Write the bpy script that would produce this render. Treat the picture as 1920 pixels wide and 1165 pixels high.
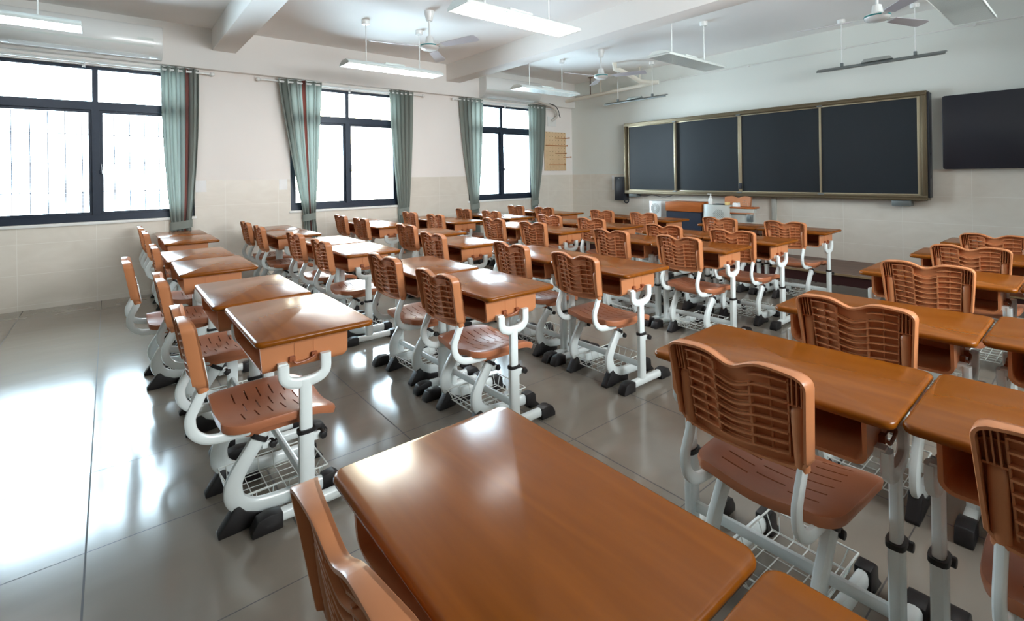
import bpy, bmesh, math, random
from mathutils import Vector, Matrix
random.seed(7)
S = bpy.context.scene
C = S.collection
for o in list(bpy.data.objects):
    bpy.data.objects.remove(o)

# ------------------------------------------------------------------ camera, world, light, exposure
W_PX, H_PX = 1920.0, 1165.0
F_PX, YAW, ROLL, PPY = 920.36, -0.8834186, 0.0152719, 328.554
CAM_Z = 1.27
cam_d = bpy.data.cameras.new('camera')
cam = bpy.data.objects.new('camera', cam_d)
C.objects.link(cam)
cam_d.sensor_fit = 'HORIZONTAL'
cam_d.sensor_width = 36.0
cam_d.lens = 36.0 * F_PX / W_PX
cam_d.shift_y = -(H_PX / 2 - PPY) / W_PX
cam_d.clip_start = 0.02
fwd = Vector((math.sin(YAW), math.cos(YAW), 0))
rgt = Vector((math.cos(YAW), -math.sin(YAW), 0))
dwn = Vector((0, 0, -1))
cr, sr = math.cos(ROLL), math.sin(ROLL)
r2 = rgt * cr + dwn * sr
d2 = dwn * cr - rgt * sr
rot = Matrix((r2, -d2, -fwd)).transposed()
cam.matrix_world = Matrix.Translation((0, 0, CAM_Z)) @ rot.to_4x4()
cam_d.dof.use_dof = False
S.camera = cam

SKY_STRENGTH = 24.0
world = bpy.data.worlds.new('sky')
S.world = world
world.use_nodes = True
wn = world.node_tree.nodes
# hazy sky: cool blue-white, warmer and brighter around the low sun seen through the middle window
wl = world.node_tree.links
_tc = wn.new('ShaderNodeTexCoord')
_dp = wn.new('ShaderNodeVectorMath')
_dp.operation = 'DOT_PRODUCT'
_dp.inputs[1].default_value = Vector((-6.9, 2.75, 0.5)).normalized()
wl.new(_tc.outputs['Generated'], _dp.inputs[0])
_rp = wn.new('ShaderNodeValToRGB')
_rp.color_ramp.elements[0].position = 0.30
_rp.color_ramp.elements[0].color = (0.97, 0.98, 1.0, 1)
_rp.color_ramp.elements[1].position = 1.0
_rp.color_ramp.elements[1].color = (1.0, 0.82, 0.55, 1)
for _p, _c in ((0.6, (0.68, 0.86, 1.0, 1)), (0.955, (0.68, 0.86, 1.0, 1)), (0.985, (0.97, 0.96, 0.92, 1))):
    _rp.color_ramp.elements.new(_p).color = _c
wl.new(_dp.outputs['Value'], _rp.inputs[0])
wl.new(_rp.outputs[0], wn['Background'].inputs[0])
wn['Background'].inputs[1].default_value = SKY_STRENGTH

S.view_settings.view_transform = 'Standard'
S.view_settings.look = 'None'
S.view_settings.gamma = 1.0
S.view_settings.use_curve_mapping = False
S.view_settings.exposure = 0.72
S.cycles.max_bounces = 10
S.cycles.diffuse_bounces = 6
S.cycles.glossy_bounces = 4
S.cycles.transparent_max_bounces = 12
S.cycles.caustics_reflective = False
S.cycles.caustics_refractive = False
S.cycles.sample_clamp_indirect = 8.0
S.cycles.use_denoising = True

XL, YF, YB, XR, ZC = -6.826, 7.17, -2.6, 2.1, 3.06
WIN = [(-0.98, 0.775), (1.84, 3.42), (4.66, 6.19)]
WZ0, WZ1 = 0.845, 2.50
FILL_WIN = [(1.3, 2.9), (3.1, 4.7)]  # added openings in the unseen right wall, for fill light
RZ0, RZ1 = 1.6, 2.7
WALL_T = 0.24

def portal(x, y0, y1, z0, z1, sgn):
    d = bpy.data.lights.new('window_portal', 'AREA')
    d.shape = 'RECTANGLE'
    d.size = z1 - z0
    d.size_y = y1 - y0
    d.energy = 1.0
    d.cycles.is_portal = True
    o = bpy.data.objects.new('window_portal', d)
    C.objects.link(o)
    o.location = (x, (y0 + y1) / 2, (z0 + z1) / 2)
    o.rotation_euler = (0, sgn * math.pi / 2, 0)
for a, b in WIN:
    portal(XL - WALL_T + 0.02, a, b, WZ0, WZ1, -1)
for a, b in FILL_WIN:
    portal(XR + 0.18, a, b, RZ0, RZ1, 1)

# ------------------------------------------------------------------ materials
def srgb(r, g, b):
    f = lambda c: (c / 255 / 12.92) if c / 255 <= 0.04045 else ((c / 255 + 0.055) / 1.055) ** 2.4
    return (f(r), f(g), f(b), 1)

def mat(name, col, rough=0.5, metal=0.0, coat=0.0, noise=0.0, nscale=6.0, bump=0.0, bscale=80.0, spec=0.5):
    m = bpy.data.materials.new(name)
    m.use_nodes = True
    nt = m.node_tree
    b = nt.nodes['Principled BSDF']
    b.inputs['Base Color'].default_value = col
    b.inputs['Roughness'].default_value = rough
    b.inputs['Metallic'].default_value = metal
    b.inputs['Coat Weight'].default_value = coat
    b.inputs['Coat Roughness'].default_value = 0.12
    b.inputs['Specular IOR Level'].default_value = spec
    tc = nt.nodes.new('ShaderNodeTexCoord')
    if noise:
        n = nt.nodes.new('ShaderNodeTexNoise')
        n.inputs['Scale'].default_value = nscale
        n.inputs['Detail'].default_value = 4
        nt.links.new(tc.outputs['Object'], n.inputs['Vector'])
        mx = nt.nodes.new('ShaderNodeMix')
        mx.data_type = 'RGBA'
        mx.inputs['A'].default_value = tuple(c * (1 - noise) for c in col[:3]) + (1,)
        mx.inputs['B'].default_value = tuple(min(1, c * (1 + noise)) for c in col[:3]) + (1,)
        nt.links.new(n.outputs['Fac'], mx.inputs['Factor'])
        nt.links.new(mx.outputs['Result'], b.inputs['Base Color'])
    if bump:
        n2 = nt.nodes.new('ShaderNodeTexNoise')
        n2.inputs['Scale'].default_value = bscale
        nt.links.new(tc.outputs['Object'], n2.inputs['Vector'])
        bp = nt.nodes.new('ShaderNodeBump')
        bp.inputs['Strength'].default_value = bump
        bp.inputs['Distance'].default_value = 0.002
        nt.links.new(n2.outputs['Fac'], bp.inputs['Height'])
        nt.links.new(bp.outputs['Normal'], b.inputs['Normal'])
    return m

def math_node(nt, op, a=None, b=None, c=None):
    n = nt.nodes.new('ShaderNodeMath')
    n.operation = op
    for i, v in enumerate((a, b, c)):
        if v is None:
            continue
        if isinstance(v, (int, float)):
            n.inputs[i].default_value = v
        else:
            nt.links.new(v, n.inputs[i])
    return n.outputs[0]

def joint_mask(nt, coord, phase, step, width):
    # 1 on the joint lines of a regular grid along one axis
    f = math_node(nt, 'PINGPONG', math_node(nt, 'SUBTRACT', coord, phase), step / 2)
    # distance to the nearest multiple of step
    return math_node(nt, 'LESS_THAN', f, width)

def mixc(nt, fac, a, b):
    mx = nt.nodes.new('ShaderNodeMix')
    mx.data_type = 'RGBA'
    for v, k in ((fac, 'Factor'), (a, 'A'), (b, 'B')):
        if isinstance(v, (int, float)):
            mx.inputs[k].default_value = v
        elif isinstance(v, tuple):
            mx.inputs[k].default_value = v
        else:
            nt.links.new(v, mx.inputs[k])
    return mx.outputs['Result']

def floor_material():
    m = bpy.data.materials.new('floor_tiles')
    m.use_nodes = True
    nt = m.node_tree
    b = nt.nodes['Principled BSDF']
    g = nt.nodes.new('ShaderNodeNewGeometry')
    sp = nt.nodes.new('ShaderNodeSeparateXYZ')
    nt.links.new(g.outputs['Position'], sp.inputs[0])
    jx = joint_mask(nt, sp.outputs['X'], -2.829, 0.5945, 0.0022)
    jy = joint_mask(nt, sp.outputs['Y'], -0.077, 0.5945, 0.0030)
    j = math_node(nt, 'MAXIMUM', jx, jy)
    n = nt.nodes.new('ShaderNodeTexNoise')
    n.inputs['Scale'].default_value = 2.2
    n.inputs['Detail'].default_value = 6
    n.inputs['Distortion'].default_value = 1.2
    mp = nt.nodes.new('ShaderNodeMapping')
    mp.inputs['Scale'].default_value = (2.6, 0.8, 1)
    mp.inputs['Rotation'].default_value = (0, 0, 0.5)
    nt.links.new(g.outputs['Position'], mp.inputs['Vector'])
    nt.links.new(mp.outputs[0], n.inputs['Vector'])
    c = mixc(nt, n.outputs['Fac'], srgb(122, 114, 104), srgb(134, 126, 115))
    c = mixc(nt, j, c, srgb(70, 66, 62))
    nt.links.new(c, b.inputs['Base Color'])
    r = math_node(nt, 'MULTIPLY_ADD', n.outputs['Fac'], 0.03, 0.125)
    r = math_node(nt, 'MAXIMUM', r, math_node(nt, 'MULTIPLY', j, 0.7))
    nt.links.new(r, b.inputs['Roughness'])
    b.inputs['Specular IOR Level'].default_value = 0.6
    n2 = nt.nodes.new('ShaderNodeTexNoise')
    n2.inputs['Scale'].default_value = 14
    nt.links.new(mp.outputs[0], n2.inputs['Vector'])
    bp = nt.nodes.new('ShaderNodeBump')
    bp.inputs['Strength'].default_value = 0.0
    bp.inputs['Distance'].default_value = 0.006
    nt.links.new(n2.outputs['Fac'], bp.inputs['Height'])
    nt.links.new(bp.outputs['Normal'], b.inputs['Normal'])
    return m

def wall_material(name, axis, phase, dado_z, step=0.6, row=0.303, paint=(226, 224, 218)):
    m = bpy.data.materials.new(name)
    m.use_nodes = True
    nt = m.node_tree
    b = nt.nodes['Principled BSDF']
    g = nt.nodes.new('ShaderNodeNewGeometry')
    sp = nt.nodes.new('ShaderNodeSeparateXYZ')
    nt.links.new(g.outputs['Position'], sp.inputs[0])
    z = sp.outputs['Z']
    dado = math_node(nt, 'LESS_THAN', z, dado_z)
    jz = joint_mask(nt, z, dado_z, row, 0.0022)
    ju = joint_mask(nt, sp.outputs[axis], phase, step, 0.0022)
    j = math_node(nt, 'MULTIPLY', math_node(nt, 'MAXIMUM', jz, ju), dado)
    n = nt.nodes.new('ShaderNodeTexNoise')
    n.inputs['Scale'].default_value = 3.0
    n.inputs['Detail'].default_value = 6
    n.inputs['Distortion'].default_value = 1.5
    mp = nt.nodes.new('ShaderNodeMapping')
    mp.inputs['Scale'].default_value = (1, 1, 2.2)
    nt.links.new(g.outputs['Position'], mp.inputs['Vector'])
    nt.links.new(mp.outputs[0], n.inputs['Vector'])
    tile = mixc(nt, n.outputs['Fac'], srgb(216, 207, 194), srgb(232, 225, 214))
    tile = mixc(nt, j, tile, srgb(236, 231, 222))
    n3 = nt.nodes.new('ShaderNodeTexNoise')
    n3.inputs['Scale'].default_value = 1.2
    nt.links.new(g.outputs['Position'], n3.inputs['Vector'])
    p0 = srgb(*paint)
    p1 = srgb(*(c + 7 for c in paint))
    pc = mixc(nt, n3.outputs['Fac'], p0, p1)
    c = mixc(nt, dado, pc, tile)
    nt.links.new(c, b.inputs['Base Color'])
    nt.links.new(math_node(nt, 'MULTIPLY_ADD', dado, -0.42, 0.75), b.inputs['Roughness'])
    return m

def wood_material(name, dark, light, scale=1.0, rough=0.23, coat=0.05, axis=0):
    m = bpy.data.materials.new(name)
    m.use_nodes = True
    nt = m.node_tree
    b = nt.nodes['Principled BSDF']
    tc = nt.nodes.new('ShaderNodeTexCoord')
    oi = nt.nodes.new('ShaderNodeObjectInfo')
    mp = nt.nodes.new('ShaderNodeMapping')
    sc = [7.0 * scale] * 3
    sc[axis] = 0.85 * scale
    mp.inputs['Scale'].default_value = sc
    vm = nt.nodes.new('ShaderNodeVectorMath')
    vm.operation = 'MULTIPLY_ADD'
    vm.inputs[1].default_value = (11.0, 17.0, 5.0)
    cx = nt.nodes.new('ShaderNodeCombineXYZ')
    for i in range(3):
        nt.links.new(oi.outputs['Random'], cx.inputs[i])
    nt.links.new(cx.outputs[0], vm.inputs[0])
    nt.links.new(tc.outputs['Object'], vm.inputs[2])
    nt.links.new(vm.outputs[0], mp.inputs['Vector'])
    n = nt.nodes.new('ShaderNodeTexNoise')
    n.inputs['Scale'].default_value = 1.0
    n.inputs['Detail'].default_value = 3
    n.inputs['Distortion'].default_value = 0.6
    nt.links.new(mp.outputs[0], n.inputs['Vector'])
    rings = math_node(nt, 'SINE', math_node(nt, 'MULTIPLY', n.outputs['Fac'], 22.0))
    rings = math_node(nt, 'MULTIPLY_ADD', rings, 0.5, 0.5)
    n2 = nt.nodes.new('ShaderNodeTexNoise')
    n2.inputs['Scale'].default_value = 5.0
    n2.inputs['Detail'].default_value = 3
    nt.links.new(mp.outputs[0], n2.inputs['Vector'])
    f = math_node(nt, 'ADD', math_node(nt, 'MULTIPLY', rings, 0.32), math_node(nt, 'MULTIPLY', n2.outputs['Fac'], 0.68))
    c = mixc(nt, f, dark, light)
    nt.links.new(c, b.inputs['Base Color'])
    b.inputs['Roughness'].default_value = rough
    b.inputs['Coat Weight'].default_value = coat
    b.inputs['Coat Roughness'].default_value = 0.16
    b.inputs['Specular IOR Level'].default_value = 0.22
    return m

def cloth_material(name, col, transl=0.25):
    m = bpy.data.materials.new(name)
    m.use_nodes = True
    nt = m.node_tree
    b = nt.nodes['Principled BSDF']
    b.inputs['Base Color'].default_value = col
    b.inputs['Roughness'].default_value = 0.85
    b.inputs['Sheen Weight'].default_value = 0.2
    t = nt.nodes.new('ShaderNodeBsdfTranslucent')
    t.inputs['Color'].default_value = col
    mx = nt.nodes.new('ShaderNodeMixShader')
    mx.inputs[0].default_value = transl
    nt.links.new(b.outputs[0], mx.inputs[1])
    nt.links.new(t.outputs[0], mx.inputs[2])
    nt.links.new(mx.outputs[0], nt.nodes['Material Output'].inputs[0])
    w = nt.nodes.new('ShaderNodeTexNoise')
    w.inputs['Scale'].default_value = 300
    tc = nt.nodes.new('ShaderNodeTexCoord')
    nt.links.new(tc.outputs['Object'], w.inputs['Vector'])
    bp = nt.nodes.new('ShaderNodeBump')
    bp.inputs['Strength'].default_value = 0.15
    bp.inputs['Distance'].default_value = 0.002
    nt.links.new(w.outputs['Fac'], bp.inputs['Height'])
    nt.links.new(bp.outputs['Normal'], b.inputs['Normal'])
    return m

def glass_material():
    m = bpy.data.materials.new('window_glass')
    m.use_nodes = True
    nt = m.node_tree
    nt.nodes.remove(nt.nodes['Principled BSDF'])
    tr = nt.nodes.new('ShaderNodeBsdfTransparent')
    tr.inputs[0].default_value = (0.95, 0.98, 0.98, 1)
    gl = nt.nodes.new('ShaderNodeBsdfGlossy')
    gl.inputs['Roughness'].default_value = 0.02
    fr = nt.nodes.new('ShaderNodeFresnel')
    fr.inputs['IOR'].default_value = 1.45
    mx = nt.nodes.new('ShaderNodeMixShader')
    nt.links.new(fr.outputs[0], mx.inputs[0])
    nt.links.new(tr.outputs[0], mx.inputs[1])
    nt.links.new(gl.outputs[0], mx.inputs[2])
    nt.links.new(mx.outputs[0], nt.nodes['Material Output'].inputs[0])
    return m

def diffuser_material(name, glow):
    # prismatic plastic lamp cover: fine square cells pressed into glossy sheet
    m = bpy.data.materials.new(name)
    m.use_nodes = True
    nt = m.node_tree
    b = nt.nodes['Principled BSDF']
    tc = nt.nodes.new('ShaderNodeTexCoord')
    sp = nt.nodes.new('ShaderNodeSeparateXYZ')
    nt.links.new(tc.outputs['Object'], sp.inputs[0])
    a = math_node(nt, 'SINE', math_node(nt, 'MULTIPLY', sp.outputs['X'], 2 * math.pi / 0.016))
    c = math_node(nt, 'SINE', math_node(nt, 'MULTIPLY', sp.outputs['Y'], 2 * math.pi / 0.016))
    h = math_node(nt, 'MULTIPLY', a, c)
    bp = nt.nodes.new('ShaderNodeBump')
    bp.inputs['Strength'].default_value = 0.5
    bp.inputs['Distance'].default_value = 0.004
    nt.links.new(h, bp.inputs['Height'])
    nt.links.new(bp.outputs['Normal'], b.inputs['Normal'])
    nt.links.new(mixc(nt, math_node(nt, 'MULTIPLY_ADD', h, 0.5, 0.5), srgb(176, 188, 184), srgb(238, 244, 240)), b.inputs['Base Color'])
    b.inputs['Roughness'].default_value = 0.12
    b.inputs['Coat Weight'].default_value = 0.6
    b.inputs['Emission Color'].default_value = (1.0, 0.97, 0.93, 1)
    if glow:
        # two tubes behind the sheet: strong along the middle, fading at both ends, broken up by the pressed cells
        ends = math_node(nt, 'SUBTRACT', 1.0, math_node(nt, 'POWER', math_node(nt, 'ABSOLUTE', math_node(nt, 'DIVIDE', sp.outputs['Y'], 0.62)), 2.0))
        ends = math_node(nt, 'POWER', ends, 2.0)
        cell = math_node(nt, 'MULTIPLY_ADD', math_node(nt, 'POWER', math_node(nt, 'MULTIPLY_ADD', h, 0.5, 0.5), 2.0), 1.6, 0.03)
        nt.links.new(math_node(nt, 'MULTIPLY', math_node(nt, 'MULTIPLY_ADD', ends, glow, glow * 0.02), cell), b.inputs['Emission Strength'])
    return m

M = {}
M['floor'] = floor_material()
M['wall_l'] = wall_material('tiled_wall_window', 'Y', 0.49, 1.262, paint=(236, 230, 225))  # pinkish tint in the paint imitates the warm window flare
M['wall_f'] = wall_material('tiled_wall_front', 'X', -0.945, 1.262, paint=(222, 225, 219))  # greenish grey tint in the paint stands in for cooler light here
M['paint'] = mat('white_paint', srgb(240, 237, 233), 0.8, noise=0.02, nscale=2)
M['ceil'] = mat('ceiling_paint', srgb(248, 246, 244), 0.85, noise=0.02, nscale=1.5)
M['wood'] = wood_material('varnished_desk_wood', srgb(114, 59, 5), srgb(144, 80, 16))
M['wood_edge'] = M['wood']
M['plastic'] = mat('tan_plastic', srgb(195, 127, 84), 0.33, noise=0.05, nscale=5, bump=0.06, bscale=160)
M['seat'] = mat('tan_seat_plastic', srgb(172, 107, 74), 0.30, noise=0.05, nscale=5, bump=0.05, bscale=160)
M['hook'] = mat('brown_hook_plastic', srgb(146, 80, 48), 0.4)
M['white_metal'] = mat('white_painted_steel', srgb(228, 235, 234), 0.28, coat=0.3, noise=0.015)
M['wire'] = mat('white_coated_wire', srgb(222, 226, 222), 0.35)
M['rubber'] = mat('black_rubber', srgb(27, 24, 25), 0.45)
M['winframe'] = mat('dark_window_aluminium', srgb(36, 46, 62), 0.35, metal=0.2)
M['glass'] = glass_material()
M['sill'] = mat('white_sill', srgb(238, 238, 235), 0.5)
M['curtain'] = cloth_material('teal_grey_cloth', srgb(140, 148, 141), 0.17)
M['lining'] = cloth_material('maroon_cloth', srgb(104, 52, 44), 0.14)
M['white_plastic'] = mat('white_plastic', srgb(236, 237, 235), 0.25, coat=0.3)
M['matte_white'] = mat('matte_white_plastic', srgb(232, 232, 229), 0.5)
M['teal'] = mat('teal_stripe', srgb(42, 138, 140), 0.35)
M['fanblade'] = mat('fan_blade_paint', srgb(206, 202, 208), 0.3)
M['lampbody'] = mat('lamp_white_steel', srgb(224, 230, 226), 0.4)
M['diffuser'] = diffuser_material('prismatic_diffuser', 0.0)
LAMP_GLOW = 36.0
M['diffuser_lit'] = diffuser_material('lit_prismatic_diffuser', LAMP_GLOW)
M['alu'] = mat('satin_aluminium', srgb(176, 180, 176), 0.35, metal=0.7)
M['greymetal'] = mat('grey_lamp_metal', srgb(126, 132, 132), 0.4, metal=0.5)
M['bronze'] = mat('bronze_aluminium', srgb(120, 108, 86), 0.34, metal=0.55, noise=0.04)
M['champagne'] = mat('champagne_aluminium', srgb(176, 164, 138), 0.32, metal=0.55)
M['slate'] = mat('dark_slate', srgb(16, 26, 34), 0.42, noise=0.18, nscale=3, bump=0.1)
M['screen'] = mat('black_screen', srgb(30, 31, 40), 0.35)
M['blackplastic'] = mat('dark_plastic', srgb(36, 40, 48), 0.4)
M['navy'] = mat('navy_panel', srgb(28, 36, 54), 0.45, noise=0.05)
M['podium'] = mat('light_grey_steel', srgb(186, 188, 182), 0.4, noise=0.02)
M['dot'] = mat('grille_hole', srgb(40, 44, 44), 0.7)
M['lecwood'] = wood_material('cherry_veneer', srgb(150, 78, 36), srgb(196, 116, 60), 1.2, 0.35, 0.2)
M['platwood'] = wood_material('brown_platform_boards', srgb(86, 62, 52), srgb(118, 90, 76), 0.6, 0.45, 0.1)
M['riser'] = mat('dark_red_riser', srgb(58, 22, 20), 0.5, noise=0.08)
M['nosing'] = mat('tan_nosing', srgb(150, 124, 92), 0.4)
M['peg'] = None
M['pegwood'] = mat('peg_wood', srgb(190, 128, 82), 0.5)
M['pipe'] = mat('cream_pipe', srgb(232, 226, 212), 0.4)
M['rust'] = mat('rusty_hanger', srgb(96, 70, 54), 0.6)
M['tape'] = mat('pipe_tape', srgb(214, 208, 200), 0.6, noise=0.06, nscale=30)
M['paper'] = mat('paper', srgb(240, 240, 240), 0.6)
M['sponge'] = mat('sponge', srgb(226, 196, 132), 0.9)
M['cable'] = mat('cable', srgb(32, 34, 40), 0.5)

def pegboard_material():
    m = bpy.data.materials.new('pegboard_wood')
    m.use_nodes = True
    nt = m.node_tree
    b = nt.nodes['Principled BSDF']
    tc = nt.nodes.new('ShaderNodeTexCoord')
    sp = nt.nodes.new('ShaderNodeSeparateXYZ')
    nt.links.new(tc.outputs['Object'], sp.inputs[0])
    fy = math_node(nt, 'PINGPONG', sp.outputs['Y'], 0.04)
    fz = math_node(nt, 'PINGPONG', sp.outputs['Z'], 0.0365)
    d = math_node(nt, 'SQRT', math_node(nt, 'ADD', math_node(nt, 'POWER', fy, 2.0), math_node(nt, 'POWER', fz, 2.0)))
    hole = math_node(nt, 'LESS_THAN', d, 0.007)
    n = nt.nodes.new('ShaderNodeTexNoise')
    n.inputs['Scale'].default_value = 8
    nt.links.new(tc.outputs['Object'], n.inputs['Vector'])
    c = mixc(nt, n.outputs['Fac'], srgb(214, 180, 138), srgb(230, 202, 164))
    nt.links.new(mixc(nt, hole, c, srgb(110, 78, 50)), b.inputs['Base Color'])
    b.inputs['Roughness'].default_value = 0.6
    return m
M['peg'] = pegboard_material()

# ------------------------------------------------------------------ helpers
def tag(o, label=None, cat=None, group=None, kind=None):
    if label: o['label'] = label
    if cat: o['category'] = cat
    if group: o['group'] = group
    if kind: o['kind'] = kind
    return o

def thing(name, label, cat, loc=(0, 0, 0), rz=0.0, group=None):
    o = bpy.data.objects.new(name, None)
    C.objects.link(o)
    o.empty_display_size = 0.1
    o.location = loc
    o.rotation_euler = (0, 0, rz)
    return tag(o, label, cat, group)

def link(name, bm, m, parent=None, angle=35, loc=None, bevel=0.0, segs=2, flip=True):
    if flip:
        bmesh.ops.recalc_face_normals(bm, faces=bm.faces[:])
    if bevel:
        es = [e for e in bm.edges if len(e.link_faces) == 2 and e.calc_face_angle(0) > math.radians(38)]
        bmesh.ops.bevel(bm, geom=es, offset=bevel, segments=segs, profile=0.5, affect='EDGES', clamp_overlap=True)
    me = bpy.data.meshes.new(name)
    bm.to_mesh(me)
    bm.free()
    ms = m if isinstance(m, (list, tuple)) else [m]
    for k in ms:
        me.materials.append(k)
    for p in me.polygons:
        p.use_smooth = True
    me.set_sharp_from_angle(angle=math.radians(angle))
    o = bpy.data.objects.new(name, me)
    C.objects.link(o)
    if parent is not None:
        o.parent = parent
    if loc is not None:
        o.location = loc
    return o

def box(bm, x0, x1, y0, y1, z0, z1, mi=0):
    v = [bm.verts.new(p) for p in ((x0, y0, z0), (x1, y0, z0), (x1, y1, z0), (x0, y1, z0),
                                   (x0, y0, z1), (x1, y0, z1), (x1, y1, z1), (x0, y1, z1))]
    fs = []
    for q in ((0, 3, 2, 1), (4, 5, 6, 7), (0, 1, 5, 4), (1, 2, 6, 5), (2, 3, 7, 6), (3, 0, 4, 7)):
        f = bm.faces.new([v[i] for i in q])
        f.material_index = mi
        fs.append(f)
    return v

def Bx(*a, **k):
    bm = bmesh.new()
    box(bm, *a, **k)
    return bm

def prism(bm, pts, axis, a0, a1, mi=0):
    # extrude a closed polygon (pairs) along one axis; axis 0: pts are (y,z), 1: (x,z), 2: (x,y)
    def P(p, a):
        return ((a, p[0], p[1]), (p[0], a, p[1]), (p[0], p[1], a))[axis]
    A = [bm.verts.new(P(p, a0)) for p in pts]
    B = [bm.verts.new(P(p, a1)) for p in pts]
    n = len(pts)
    fs = [bm.faces.new(A), bm.faces.new(B[::-1])]
    for i in range(n):
        fs.append(bm.faces.new((A[i], B[i], B[(i + 1) % n], A[(i + 1) % n])))
    for f in fs:
        f.material_index = mi

def catmull(pts, n=6):
    P = [Vector(p) for p in pts]
    P = [P[0] * 2 - P[1]] + P + [P[-1] * 2 - P[-2]]
    out = []
    for i in range(1, len(P) - 2):
        for k in range(n):
            t = k / n
            a, b, c, d = P[i - 1], P[i], P[i + 1], P[i + 2]
            out.append(0.5 * ((2 * b) + (c - a) * t + (2 * a - 5 * b + 4 * c - d) * t * t + (3 * b - a - 3 * c + d) * t ** 3))
    out.append(P[-2])
    return out

def sweep(bm, pts, a, b, binormal=None, seg=12, power=2.6, mi=0, caps=True):
    # tube with a rounded section: a = half width in the plane of the path, b = half width along the binormal
    P = [Vector(p) for p in pts]
    rings = []
    prev = None
    for i, p in enumerate(P):
        t = (P[min(i + 1, len(P) - 1)] - P[max(i - 1, 0)]).normalized()
        if binormal is not None:
            bi = Vector(binormal)
        else:
            if prev is None:
                up = Vector((0, 0, 1)) if abs(t.z) < 0.9 else Vector((1, 0, 0))
                prev = t.cross(up).normalized()
            bi = (prev - t * prev.dot(t))
            bi.normalize()
            prev = bi
        n = bi.cross(t).normalized()
        aa = a[i] if isinstance(a, (list, tuple)) else a
        ring = []
        for k in range(seg):
            th = 2 * math.pi * k / seg
            c, s = math.cos(th), math.sin(th)
            c = math.copysign(abs(c) ** (2 / power), c)
            s = math.copysign(abs(s) ** (2 / power), s)
            ring.append(bm.verts.new(p + n * aa * c + bi * b * s))
        rings.append(ring)
    for r0, r1 in zip(rings, rings[1:]):
        for k in range(seg):
            bm.faces.new((r0[k], r0[(k + 1) % seg], r1[(k + 1) % seg], r1[k])).material_index = mi
    if caps:
        bm.faces.new(rings[0][::-1]).material_index = mi
        bm.faces.new(rings[-1]).material_index = mi

def wire(bm, pts, r=0.002, seg=6):
    sweep(bm, pts, r, r, seg=seg, power=2)

def lathe(bm, prof, seg=24, center=(0, 0, 0), mi=0):
    # prof: (radius, z) pairs from bottom to top
    rings = []
    for r, z in prof:
        if r < 1e-6:
            rings.append([bm.verts.new((center[0], center[1], center[2] + z))])
        else:
            rings.append([bm.verts.new((center[0] + r * math.cos(2 * math.pi * k / seg), center[1] + r * math.sin(2 * math.pi * k / seg), center[2] + z)) for k in range(seg)])
    for a, b in zip(rings, rings[1:]):
        for k in range(seg):
            k2 = (k + 1) % seg
            if len(a) == 1 and len(b) == 1:
                continue
            if len(a) == 1:
                f = (a[0], b[k2], b[k])
            elif len(b) == 1:
                f = (a[k], a[k2], b[0])
            else:
                f = (a[k], a[k2], b[k2], b[k])
            bm.faces.new(f).material_index = mi

def cyl(bm, p0, p1, r, seg=12, mi=0):
    sweep(bm, [p0, p1], r, r, seg=seg, power=2, mi=mi)

def rounded_rect(x0, x1, y0, y1, r, n=6):
    out = []
    for cx, cy, a0 in ((x1 - r, y1 - r, 0), (x0 + r, y1 - r, 90), (x0 + r, y0 + r, 180), (x1 - r, y0 + r, 270)):
        for k in range(n + 1):
            a = math.radians(a0 + 90 * k / n)
            out.append((cx + r * math.cos(a), cy + r * math.sin(a)))
    return out

def copy_tree(o, parent=None):
    c = o.copy()
    C.objects.link(c)
    if parent is not None:
        c.parent = parent
    for ch in list(o.children):
        copy_tree(ch, c)
    return c

# ------------------------------------------------------------------ room shell
def struct(name, bm, m, **k):
    o = link(name, bm, m, **k)
    o['kind'] = 'structure'
    return o

struct('floor', Bx(XL - 0.3, XR + 0.2, YB - 0.2, YF + 0.3, -0.1, 0.0), M['floor'])
struct('ceiling', Bx(XL - 0.3, XR + 0.2, YB - 0.2, YF + 0.3, ZC, ZC + 0.15), M['ceil'])
bm = bmesh.new()
ys = [YB] + [v for w in WIN for v in w] + [YF]
x0, x1 = XL - WALL_T, XL
for i in range(0, len(ys), 2):
    box(bm, x0, x1, ys[i], ys[i + 1], 0, ZC)
for a, b in WIN:
    box(bm, x0, x1, a, b, 0, WZ0)
    box(bm, x0, x1, a, b, WZ1, ZC)
struct('wall_left', bm, M['wall_l'])
struct('wall_front', Bx(XL - WALL_T, XR + 0.2, YF, YF + 0.2, 0, ZC), M['wall_f'])
struct('wall_back', Bx(XL - WALL_T, XR + 0.2, YB - 0.2, YB, 0, ZC), mat('darkened_back_wall', srgb(96, 104, 100), 0.7))  # unseen wall, coloured dark to cut fill light near the camera
bm = bmesh.new()
ys = [YB] + [v for w in FILL_WIN for v in w] + [YF]
for i in range(0, len(ys), 2):
    box(bm, XR, XR + 0.2, ys[i], ys[i + 1], 0, ZC)
for a, b in FILL_WIN:
    box(bm, XR, XR + 0.2, a, b, 0, RZ0)
    box(bm, XR, XR + 0.2, a, b, RZ1, ZC)
struct('wall_right', bm, M['wall_l'])
# lintel beam above the windows and the cross beams
struct('trim_1', Bx(XL - 0.001, XL + 0.10, YB, YF, 2.575, ZC), M['paint'], bevel=0.004)
struct('trim_2', Bx(XL + 0.10, XR, 0.96, 1.21, 2.80, ZC), M['paint'], bevel=0.006)
struct('trim_3', Bx(XL + 0.10, XR, 4.19, 4.45, 2.79, ZC), M['paint'], bevel=0.006)

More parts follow.
